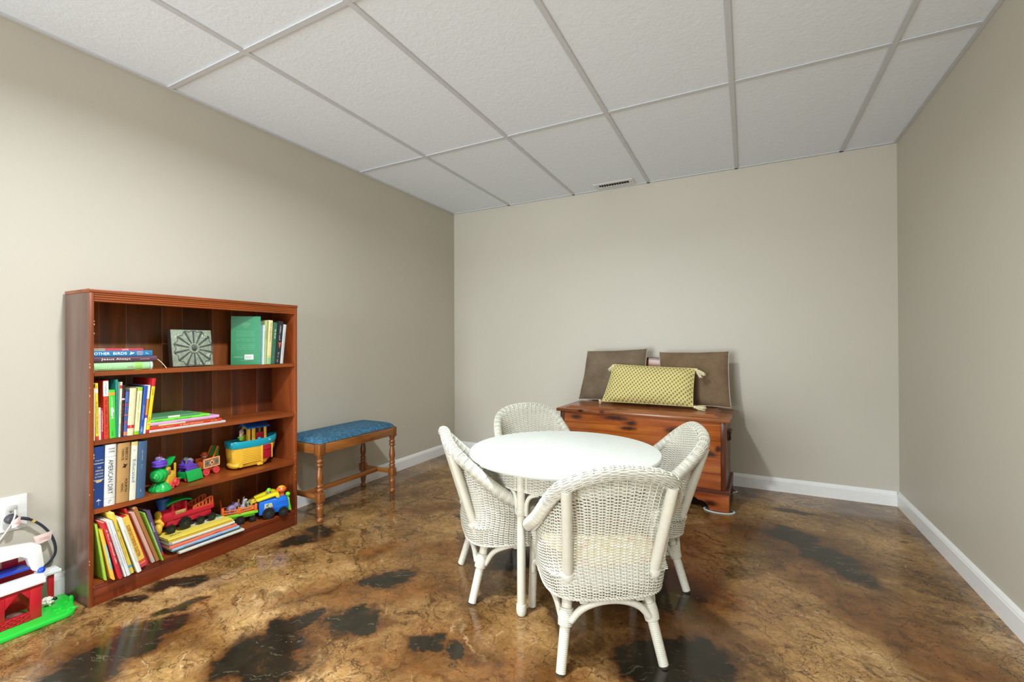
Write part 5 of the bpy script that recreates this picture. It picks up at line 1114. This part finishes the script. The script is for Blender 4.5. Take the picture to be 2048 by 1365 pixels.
# ---- red train on the stack of books
loc = (-2.352, 1.19, STACK_TOP+.0012); t_ = thing('toy_locomotive', 'red toy locomotive with green roof and blue funnel on the bottom shelf books', 'toy train', loc, -PI/2, rot=Euler((0, -SLOPE[3]*0, -PI/2)))
MB().box((-.106, -.036, .058), (.070, .036, .077), .003).box((-.098, -.030, .026), (.094, .030, .060), .006).box((-.106, -.036, .077), (-.102, .036, .083), .001).build('chassis', RED, t_)
MB().lathe([(.0, -.03), (.034, -.03), (.036, -.025), (.036, .03), (.030, .036), (0, .038)], (.076, 0, .072), 24, M=AX('x'), cap=False).build('boiler', RED, t_)
b = MB(); y_ = .035
b.box((.013, -y_, .077), (.078, y_, .095), .002)
for x0, x1 in ((.013, .022), (.066, .078)): b.box((x0, -y_, .092), (x1, y_, .128), .002)
b.box((.013, -.003, .092), (.078, .003, .127)); b.build('cab', RED, t_)
MB().box((.020, .0345, .0785), (.062, .0362, .0935), .0005).build('name_plate', PL((190, 168, 96)), t_)
scribble(.034, .008, TR(.041, .0365, .086) @ RZ(180) @ RX(90), 5).build('plate_lettering', BLK, t_, smooth=False)
P = [(-.006, .1275), (0, .1365), (.02, .142), (.045, .1435), (.075, .141), (.094, .136), (.101, .127), (.096, .1265), (.09, .130), (.07, .1355), (.045, .1375), (.02, .136), (.004, .131), (0, .1275)]
MB().prism(P, -.041, .041, 'y', bev=.0012).build('roof', GRE, t_)
MB().lathe([(.012, .100), (.0135, .106), (.020, .125), (.0255, .146), (.0265, .158), (.024, .1585), (.020, .146), (0, .14)], (.098, 0, 0), 24, cap=False).build('funnel', PL((44, 96, 178)), t_)
blob('cowcatcher', [('e', (.112, 0, .05), (.018, .034, .024)), ('e', (.122, .018, .030), (.014, .018, .024)), ('e', (.122, -.018, .030), (.014, .018, .024)), ('e', (.114, 0, .085), (.012, .026, .020)), ('e', (.120, 0, .062), (.014, .030, .010))], YEL, t_, .0022)
for sy in (-1, 1):
    b = MB(); P = [(-.102, .083), (-.102, .112), (-.092, .1155), (-.080, .113), (-.060, .103), (-.035, .097), (-.018, .090), (-.014, .083)]
    f = MB(); y0, y1 = (sy*.031-.0025, sy*.031+.0025)
    f.box((-.104, y0, .076), (-.012, y1, .083), .001); f.tube([(x, sy*.031, z) for x, z in P[1:]], .0036, 7)
    for x, z in ((-.100, .112), (-.088, .113), (-.072, .108), (-.056, .101), (-.040, .097), (-.026, .092)): f.box((x-.0042, y0, .08), (x+.0042, y1, z), .0008)
    f.build('side_fence', PL((206, 92, 44)), t_)
for x, r_ in ((.083, .020), (.025, .028), (-.041, .019), (-.092, .019)):
    for sy in (-1, 1): wheel(t_, (x, sy*.040, r_), r_, .012, BLK, PL((44, 58, 44)), spokes=8)
# ---- blue train with green wagon
hd = math.atan2(.92, .39); cx, cy = -2.297, 1.590
loc = (cx, cy, shz(3, 1.6)+.0008); t_ = thing('toy_locomotive', 'blue toy locomotive with yellow canopy and orange funnel on the bottom shelf', 'toy train', loc, hd)
P = [(-.072, .024), (.070, .024), (.074, .040), (.072, .078), (.060, .102), (.012, .104), (.008, .098), (-.066, .098), (-.072, .090)]
MB().prism(P, -.037, .037, 'y', bev=.005).build('body', BLU, t_)
MB().box((.014, -.0395, .052), (.068, .0395, .056), .0015).box((.014, -.039, .078), (.064, .039, .082), .0015).build('body_moulding', BLU, t_)
MB().prism([(-.048, .050), (-.012, .050), (-.006, .062), (-.012, .082), (-.046, .082)], -.0385, -.0368, 'y').build('side_sticker', PL((168, 190, 176)), t_)
for k, (x, z, c) in enumerate(((-.042, .058, ORA), (-.034, .070, BROWN), (-.026, .060, GRE), (-.018, .072, YEL), (-.012, .060, CORAL), (-.028, .076, GREY))): MB().lathe([(.0042, 0), (.0042, .0006), (0, .0006)], (x, -.0386, z), 10, M=RX(90), cap=False).build('sticker_spot', c, t_)
CAN = PL((228, 208, 30))
MB().prism([(-.086, .108), (-.084, .114), (.006, .134), (.022, .128), (.026, .112), (.024, .102), (.012, .104), (.004, .116), (-.078, .101)], -.044, -.016, 'y', bev=.002).prism([(-.086, .108), (-.084, .114), (.006, .134), (.022, .128), (.026, .112), (.024, .102), (.012, .104), (.004, .116), (-.078, .101)], .016, .044, 'y', bev=.002).box((.002, -.03, .108), (.024, .03, .130), .003).build('canopy', CAN, t_)
MB().box((-.068, -.0275, .094), (.008, .0275, .107), .003).build('cab_block', BLU, t_)
MB().box((-.096, -.03, .108), (-.040, .044, .114), .002, M=RY(-8)).build('canopy_leaf', PL((186, 176, 40)), t_)
MB().lathe([(.015, .100), (.013, .108), (.014, .120), (.024, .128), (.0255, .138), (.020, .146), (.016, .147), (0, .146)], (.044, 0, 0), 22, cap=False).build('funnel', ORA, t_)
MB().lathe([(.016, .146), (.0165, .149), (.009, .153), (0, .154)], (.044, 0, 0), 10, cap=False).build('funnel_star', YEL, t_)
MB().ell((.076, 0, .100), (.013, .013, .013)).build('headlamp', LIME, t_)
MB().prism([(.070, .024), (.088, .012), (.090, .020), (.086, .040), (.082, .060), (.080, .088), (.070, .090)], -.026, .026, 'y', bev=.004).build('green_nose', LIME, t_)
for x, r_ in ((-.028, .030), (.044, .0245)):
    for sy in (-1, 1): wheel(t_, (x, sy*.043, r_), r_, .012, BLK, PL((48, 52, 54)), spokes=8)
d = figure('tiny toy driver with a green hat in the blue locomotive', tuple(Vector(loc)+Vector((math.cos(hd)*-.018, math.sin(hd)*-.018, .0985))), hd-1.2, 'cap', LIME, PL((60, 110, 180)), .92)
t_ = thing('toy_wagon', 'lime green toy flat wagon with orange fence behind the blue locomotive', 'toy train', loc, hd)
MB().box((-.243, -.038, .044), (-.076, .038, .057), .003).box((-.20, -.030, .032), (-.09, .030, .046), .002).build('wagon_bed', LIME, t_)
for k in range(4): MB().box((-.239, -.034+k*.0175, .057), (-.080, -.034+k*.0175+.012, .0592), .001).build('yellow_floor_slat', YEL, t_)
for sy in (-1, 1):
    y = sy*.034; f = MB()
    f.tube([(-.236, y, .069), (-.16, y, .066), (-.085, y, .071)], .0036, 8).tube([(-.236, y, .083), (-.16, y, .079), (-.085, y, .083)], .0036, 8)
    for x, h in ((-.235, .102), (-.16, .090), (-.086, .094)):
        f.box((x-.0055, y-.0045, .056), (x+.0055, y+.0045, h), .002)
        for z in (.062, .074, .086): f.ell((x, y, z), (.0075, .0055, .005), seg=8, rings=6)
    f.build('side_fence', ORA, t_)
MB().prism([(-.034, .056), (-.034, .100), (-.02, .103), (0, .108), (.016, .122), (.030, .128), (.036, .124), (.036, .056)], -.242, -.236, 'x', bev=.001).build('end_panel', PL((196, 80, 34)), t_)
for sy in (-1, 1): wheel(t_, (-.158, sy*.034, .022), .022, .011, BLK, PL((48, 52, 54)), spokes=8)
for sy in (-1, 1): wheel(t_, (-.100, sy*.030, .017), .017, .009, BLK, PL((48, 52, 54)), spokes=8)
def wl(x, y, z): return (loc[0]+x*math.cos(hd)-y*math.sin(hd), loc[1]+x*math.sin(hd)+y*math.cos(hd), loc[2]+z)
WB = .0596
elephant('lilac toy elephant at the back of the lime wagon on the bottom shelf', wl(-.192, .006, WB), hd+.35, LILAC, 1.25)
tz = NT('zebra_hide'); mp = tz.coord(); w_ = tz.n('ShaderNodeTexWave'); w_.inputs['Scale'].default_value = 105; w_.inputs['Distortion'].default_value = 3.5; w_.inputs['Detail Scale'].default_value = 2; w_.bands_direction = 'DIAGONAL'; tz.l(mp, w_)
tz.col(tz.ramp(w_, [(.42, S(24, 24, 28)), (.5, S(232, 232, 230))])); tz.set(Roughness=.4)
z_ = thing('toy_zebra', 'striped toy zebra sitting in the lime wagon', 'toy animal', wl(-.146, -.010, WB), hd-.5)
blob('body', [('e', (0, 0, .014), (.015, .011, .014)), ('e', (.005, 0, .026), (.010, .009, .013)), ('t', [(.006, 0, .030), (.010, 0, .046), (.011, 0, .056)], [.008, .0068, .0075]), ('e', (.016, 0, .058), (.0115, .0075, .0075)), ('t', [(.012, .007, .02), (.019, .008, .003)], .004), ('t', [(.012, -.007, .02), (.019, -.008, .003)], .004), ('t', [(-.012, .007, .010), (-.005, .011, .0035)], .005), ('t', [(-.012, -.007, .010), (-.005, -.011, .0035)], .005)], tz.m, z_, .0013)
MB().ell((.026, 0, .0565), (.0045, .0055, .005)).build('muzzle', BLK, z_)
for sy in (-1, 1): MB().ell((.008, sy*.006, .0685), (.002, .0035, .0075), RX(-sy*18)).build('ear', GREY, z_)
MB().tube([(.007, 0, .066), (.002, 0, .056), (-.001, 0, .042)], [.003, .0035, .003], 7).build('mane', PL((70, 62, 66)), z_)
e = MB(); [e.ell((.019, sy*.0068, .0605), (.0014,)*3, seg=8, rings=6) for sy in (-1, 1)]; e.build('eyes', BLK, z_)
g_ = thing('toy_giraffe', 'orange spotted toy giraffe at the front of the lime wagon', 'toy animal', wl(-.102, -.004, WB), hd-.6)
tg = NT('giraffe_hide'); vo = tg.n('ShaderNodeTexVoronoi'); vo.inputs['Scale'].default_value = 110; tg.l(tg.coord(), vo); tg.col(tg.ramp(vo, [(.35, S(214, 120, 40)), (.5, S(238, 178, 84))])); tg.set(Roughness=.4)
blob('body', [('e', (0, 0, .013), (.012, .010, .013)), ('t', [(.002, 0, .018), (.004, 0, .034), (.005, 0, .044)], [.0085, .0065, .0065]), ('e', (.009, 0, .046), (.0095, .008, .008)), ('t', [(.008, .007, .014), (.015, .008, .003)], .004), ('t', [(.008, -.007, .014), (.015, -.008, .003)], .004), ('e', (0, .009, .050), (.003, .004, .003)), ('e', (0, -.009, .050), (.003, .004, .003))], tg.m, g_, .0013)
h = MB(); [h.tube([(.004, sy*.0035, .050), (.003, sy*.004, .0595)], .0013, 6).ell((.003, sy*.004, .060), (.002,)*3, seg=8, rings=6) for sy in (-1, 1)]; h.build('horns', BROWN, g_)
e = MB(); [e.ell((.0155, sy*.0052, .049), (.0013,)*3, seg=8, rings=6) for sy in (-1, 1)]; e.build('eyes', BLK, g_)
k_ = thing('toy_koala', 'pale green and grey toy bear between zebra and giraffe', 'toy animal', wl(-.116, .016, WB), hd-.9)
blob('body', [('e', (0, 0, .013), (.011, .010, .013)), ('e', (.002, 0, .031), (.010, .0105, .0095)), ('e', (0, .0105, .038), (.003, .005, .005)), ('e', (0, -.0105, .038), (.003, .005, .005)), ('t', [(.004, .008, .02), (.011, .008, .014)], .0035), ('t', [(.004, -.008, .02), (.011, -.008, .014)], .0035), ('e', (.009, .007, .004), (.006, .004, .004)), ('e', (.009, -.007, .004), (.006, .004, .004))], PL((150, 176, 150), .5), k_, .0013)
e = MB(); [e.ell((.011, sy*.004, .033), (.0013,)*3, seg=8, rings=6) for sy in (-1, 1)]; e.ell((.0122, 0, .030), (.002, .0022, .0026), seg=8, rings=6); e.build('face', BLK, k_)
p_ = thing('toy_bird', 'tiny yellow toy bird standing at the back corner of the lime wagon', 'toy animal', wl(-.158, .0215, WB+.0), hd-1.2)
blob('body', [('e', (0, 0, .042), (.007, .006, .009)), ('e', (.003, 0, .054), (.0055, .0055, .0055)), ('t', [(0, 0, .036), (0, 0, .0006)], [.003, .0045]), ('e', (-.007, 0, .042), (.005, .003, .003))], YEL, p_, .0012)
MB().lathe([(.002, 0), (0, .005)], (.0075, 0, .054), 8, M=RY(90), cap=False).build('beak', ORA, p_)

# ================================================================== toy farm at the lower left
t_ = thing('toy_barn', 'red and white plastic toy barn on a green base beside the bookcase', 'toy barn', (-2.38, .62, 0))
ox, oy = -2.38, .62
def wb(lo, hi, bev=.001, **k): return MB().box((lo[0]-ox, lo[1]-oy, lo[2]), (hi[0]-ox, hi[1]-oy, hi[2]), bev, **k)
outl = [(-2.452, .36), (-2.262, .36), (-2.256, .38), (-2.252, .60), (-2.250, .735), (-2.254, .752), (-2.268, .764), (-2.36, .788), (-2.42, .792), (-2.452, .788)]
MB().prism([(x-ox, y-oy) for x, y in outl], .0006, .0165, 'z', bev=.004).build('base', LIME if False else PL((40, 196, 60)), t_)
b = MB(); rg = random.Random(2)
for _ in range(26):
    x = rg.uniform(-2.40, -2.275); y = rg.uniform(.70, .765); L = rg.uniform(.008, .02); b.tube([(x-ox, y-oy, .0165), (x-ox+.002, y-oy+L*.5, .0182), (x-ox, y-oy+L, .0165)], .0022, 5)
b.build('grass_relief', PL((40, 196, 60)), t_, kind='stuff')
MB().lathe([(.008, .004), (.0085, .022), (.0075, .030), (.0055, .035), (0, .0375)], (-2.352-ox, .780-oy, 0), 16, cap=False).build('base_peg', PL((30, 184, 54)), t_)
fx = -2.312
# front wall with openings, bricks below
b = wb((fx-.010, .655, .0160), (fx, .686, .1285), .0015)
b.box((fx-.010-ox, .36-oy, .128), (fx-ox, .690-oy, .140), .001).box((fx-.010-ox, .36-oy, .0475), (fx-ox, .592-oy, .1278), .0015)
b.box((fx-.010-ox, .36-oy, .016), (fx-.0015-ox, .66-oy, .0472))
b.prism([(.655-oy, .095), (.655-oy, .128), (.632-oy, .128)], fx-.009-ox, fx-.0007-ox, 'x', bev=.001).prism([(.592-oy, .085), (.592-oy, .128), (.625-oy, .128)], fx-.009-ox, fx-.0005-ox, 'x', bev=.001)
fw = b.build('front_wall', BRICKR, t_)
br = bmesh.new(); 
rows_ = [(.0185, 0), (.0258, .5), (.0331, 0), (.0404, .5)]
b0 = MB().box((-.001, -.0085, -.0029), (.0022, .0085, .0029), .0016).build('brick', BRICKR, fw)
first = True
for z, sh_ in rows_:
    y = .552+sh_*.019
    while y < .652:
        o = b0 if first else b0.copy()
        if not first: COL.objects.link(o)
        first = False; o.location = (fx-ox, y-oy, z+.003); o.rotation_euler = (math.radians(rg.uniform(-9, 9)), 0, 0); y += .019
wb((-2.425, .675, .016), (fx-.0105, .684, .018), 0).build('sill', BRICKR, t_)
wb((-2.44, .39, .016), (-2.432, .70, .20), .001).build('back_wall', BRICKR, t_)
wb((-2.431, .735, .0160), (-2.417, .752, .119), .002).build('corner_post', BRICKR, t_)
wb((-2.431, .39, .0160), (-2.417, .405, .119), .002).build('corner_post', BRICKR, t_)
# eaves: stepped white roof edge in front
b = wb((fx-.035, .35, .1402), (fx+.008, .695, .150), .002)
b.box((fx-.040-ox, .35-oy, .148), (fx+.002-ox, .697-oy, .160), .002).box((fx-.046-ox, .35-oy, .158), (fx-.006-ox, .694-oy, .168), .002)
b.build('front_eave', WHT, t_)
b = wb((-2.448, .39, .122), (-2.405, .770, .134), .002); b.box((-2.448-ox, .39-oy, .134), (-2.412-ox, .764-oy, .141), .002); b.build('back_eave', WHT, t_)
MB().ell((-2.345-ox, .694-oy, .176), (.014, .011, .011)).build('hinge_knob', PL((20, 70, 190)), t_)
MB().ell((-2.345-ox, .37-oy, .176), (.014, .011, .011)).build('hinge_knob', PL((20, 70, 190)), t_)
# raised roof: white frame bent like a gambrel
for sg in (1,):
    P = [(.36, .290), (.60, .289), (.678, .277), (.694, .268), (.703, .190), (.690, .172), (.672, .182), (.660, .232), (.640, .246), (.36, .252)]
    MB().prism([(y-oy, z) for y, z in P], -2.395-ox, -2.345-ox, 'x', bev=.003).build('raised_roof', WHT, t_)
wb((-2.431, .42, .186), (-2.360, .668, .1925), .001).build('loft_floor', PL((24, 62, 170)), t_)
wb((-2.431, .40, .194), (-2.425, .655, .246), .001).build('loft_back', DKR, t_)
wb((-2.4245, .555, .200), (-2.423, .612, .240), .0005).build('loft_picture', PL((176, 150, 110)), t_)
# sheep
s_ = thing('toy_sheep', 'white woolly toy sheep with a black head on the green barn base', 'toy animal', (-2.385, .722, .0172), math.radians(55))
P = [('e', (0, 0, .017), (.019, .014, .014))]
for _ in range(60):
    a, u = rg.uniform(0, 6.28), rg.uniform(-.5, 1); c_ = math.sqrt(1-u*u); P.append(('e', (.019*c_*math.cos(a), .014*c_*math.sin(a), .017+.014*u), (.0036, .0036, .0036)))
for sx in (-1, 1):
    for sy in (-1, 1): P.append(('t', [(sx*.01, sy*.007, .012), (sx*.01, sy*.007, .0004)], .0036))
blob('fleece', P, PL((226, 222, 206), .7), s_, .0014, 1)
blob('head', [('e', (.021, 0, .022), (.0075, .0062, .0068)), ('e', (.018, .007, .025), (.003, .004, .002)), ('e', (.018, -.007, .025), (.003, .004, .002)), ('e', (.026, 0, .020), (.004, .004, .004))], BLK, s_, .0011)
c_ = thing('toy_horse', 'brown toy horse lying inside the red barn', 'toy animal', (-2.362, .628, .0172), math.radians(70))
blob('body', [('e', (0, 0, .015), (.030, .016, .015)), ('t', [(-.020, 0, .022), (-.028, 0, .034), (-.030, 0, .040)], [.010, .009, .008]), ('e', (-.026, -.008, .043), (.008, .013, .008)), ('t', [(.010, -.012, .008), (-.006, -.022, .004)], .005), ('t', [(-.012, -.012, .008), (-.024, -.020, .004)], .005), ('t', [(.028, 0, .018), (.036, 0, .006)], .004)], BROWN, c_, .0016)
MB().ell((-.027, -.021, .042), (.005, .004, .005)).build('pink_muzzle', PL((206, 140, 130), .5), c_)
for sy in (-1, 1): MB().ell((-.031+sy*.005, -.002, .052), (.002, .0025, .005)).build('ear', BROWN, c_)

# ================================================================== wall outlet, plugs, leads
XW = XL
o_ = thing('wall_outlet', 'large white electrical outlet plate low on the left wall', 'outlet', (XW, .6265, .377))
MB().prism([(0, -.066), (.0035, -.066), (.0062, -.062), (.0068, 0), (.0062, .062), (.0035, .066), (0, .066)], -.0665, .0665, 'y', M=Matrix.Identity(4), bev=.0008).build('cover_plate', WHITE_TRIM, o_)
for y in (.022, -.024):
    g = MB().box((.0062, y-.0165, -.0335), (.0085, y+.0165, .0335), .002).build('socket', WHITE_TRIM, o_)
    b = MB()
    for z in (.017, -.017): b.box((.0084, y-.0075, z-.004), (.0088, y-.0055, z+.005)).box((.0084, y+.0050, z-.004), (.0088, y+.0070, z+.004)).box((.0084, y-.002, z-.0105), (.0088, y+.002, z-.007))
    b.build('slots', DARK, g, smooth=False)
PLG = PL((176, 174, 168), .5); DKG = PL((62, 62, 66), .5); CLR = PL((206, 200, 190), .4)
p_ = thing('power_cord', 'pale grey flat plug and white cord hanging from the outlet', 'cord', (0, 0, 0))
MB().box((XW+.0089, .636, .393), (XW+.030, .662, .4105), .005).build('plug', PLG, p_)
MB().tube(catmull([(XW+.026, .655, .396), (XW+.040, .652, .378), (XW+.038, .642, .345), (XW+.022, .622, .300), (XW+.02, .600, .27), (XW+.0175, .56, .2), (XW+.0175, .46, .10), (XW+.0175, .40, .03), (XW+.0175, .34, .006)], 8), .0030, 8).build('cord', CLR, p_)
p2 = thing('power_cord', 'thick dark grey plug and black cable curving down beside the bookcase', 'cord', (0, 0, 0))
MB().lathe([(.0175, 0), (.018, .006), (.016, .020), (.011, .026), (0, .027)], (XW+.0089, .648, .3605), 20, M=AX('x') @ Matrix.Diagonal((1, 1.05, 1, 1)), cap=False).build('plug', DKG, p2)
cab = catmull([(XW+.026, .655, .362), (XW+.030, .676, .356), (XW+.030, .700, .340), (XW+.030, .730, .306), (XW+.030, .754, .262), (XW+.030, .766, .215), (XW+.025, .766, .180), (XW+.021, .752, .155), (XW+.0195, .735, .142), (XW+.0195, .715, .136), (XW+.0195, .70, .13)], 8)
MB().tube(cab, [.0058 if k < 14 else .0046 for k in range(len(cab))], 10).build('cable', PL((44, 50, 58), .5), p2)
MB().tube([(XW+.030, .700, .340), (XW+.030, .7075, .3325)], .0062, 10).build('gold_band', PL((206, 176, 96), .3), p2)
PAP = PL((226, 200, 190), .7)
def tagcard(nm, lab, C, par):
    b = MB(); n = 6; V = []
    for i in range(n+1):
        for j in range(2):
            p = Vector(C[0])*(1-i/n)*(1-j)+Vector(C[1])*(i/n)*(1-j)+Vector(C[2])*(i/n)*j+Vector(C[3])*(1-i/n)*j; V.append((p.x+.005*math.sin(i/n*3), p.y, p.z))
    V2 = [(x-.0006, y, z) for x, y, z in V]; F = []
    for i in range(n): F += [(2*i, 2*i+1, 2*i+3, 2*i+2), tuple(14+k for k in (2*i, 2*i+2, 2*i+3, 2*i+1)), (2*i, 2*i+2, 14+2*i+2, 14+2*i), (2*i+1, 14+2*i+1, 14+2*i+3, 2*i+3)]
    o = b.add(V+V2, F).build(nm, PAP, par, smooth=False, label=lab); return o
k_ = tagcard('warning_tag', 'creased pink printed paper tag', [(XW+.044, .640, .356), (XW+.040, .668, .376), (XW+.046, .662, .338), (XW+.046, .642, .332)], p_)
scribble(.02, .003, TR(XW+.0505, .654, .350) @ SPINE_H, 3, rows=2).build('tag_print', PL((206, 120, 116), .7), k_, smooth=False)
k_ = tagcard('warning_tag', 'pale pink printed paper tag on the cable', [(XW+.032, .703, .275), (XW+.034, .757, .282), (XW+.036, .752, .250), (XW+.034, .712, .242)], p2)
scribble(.03, .004, TR(XW+.0405, .732, .262) @ SPINE_H, 4, rows=2).build('tag_print', PL((206, 130, 126), .7), k_, smooth=False)
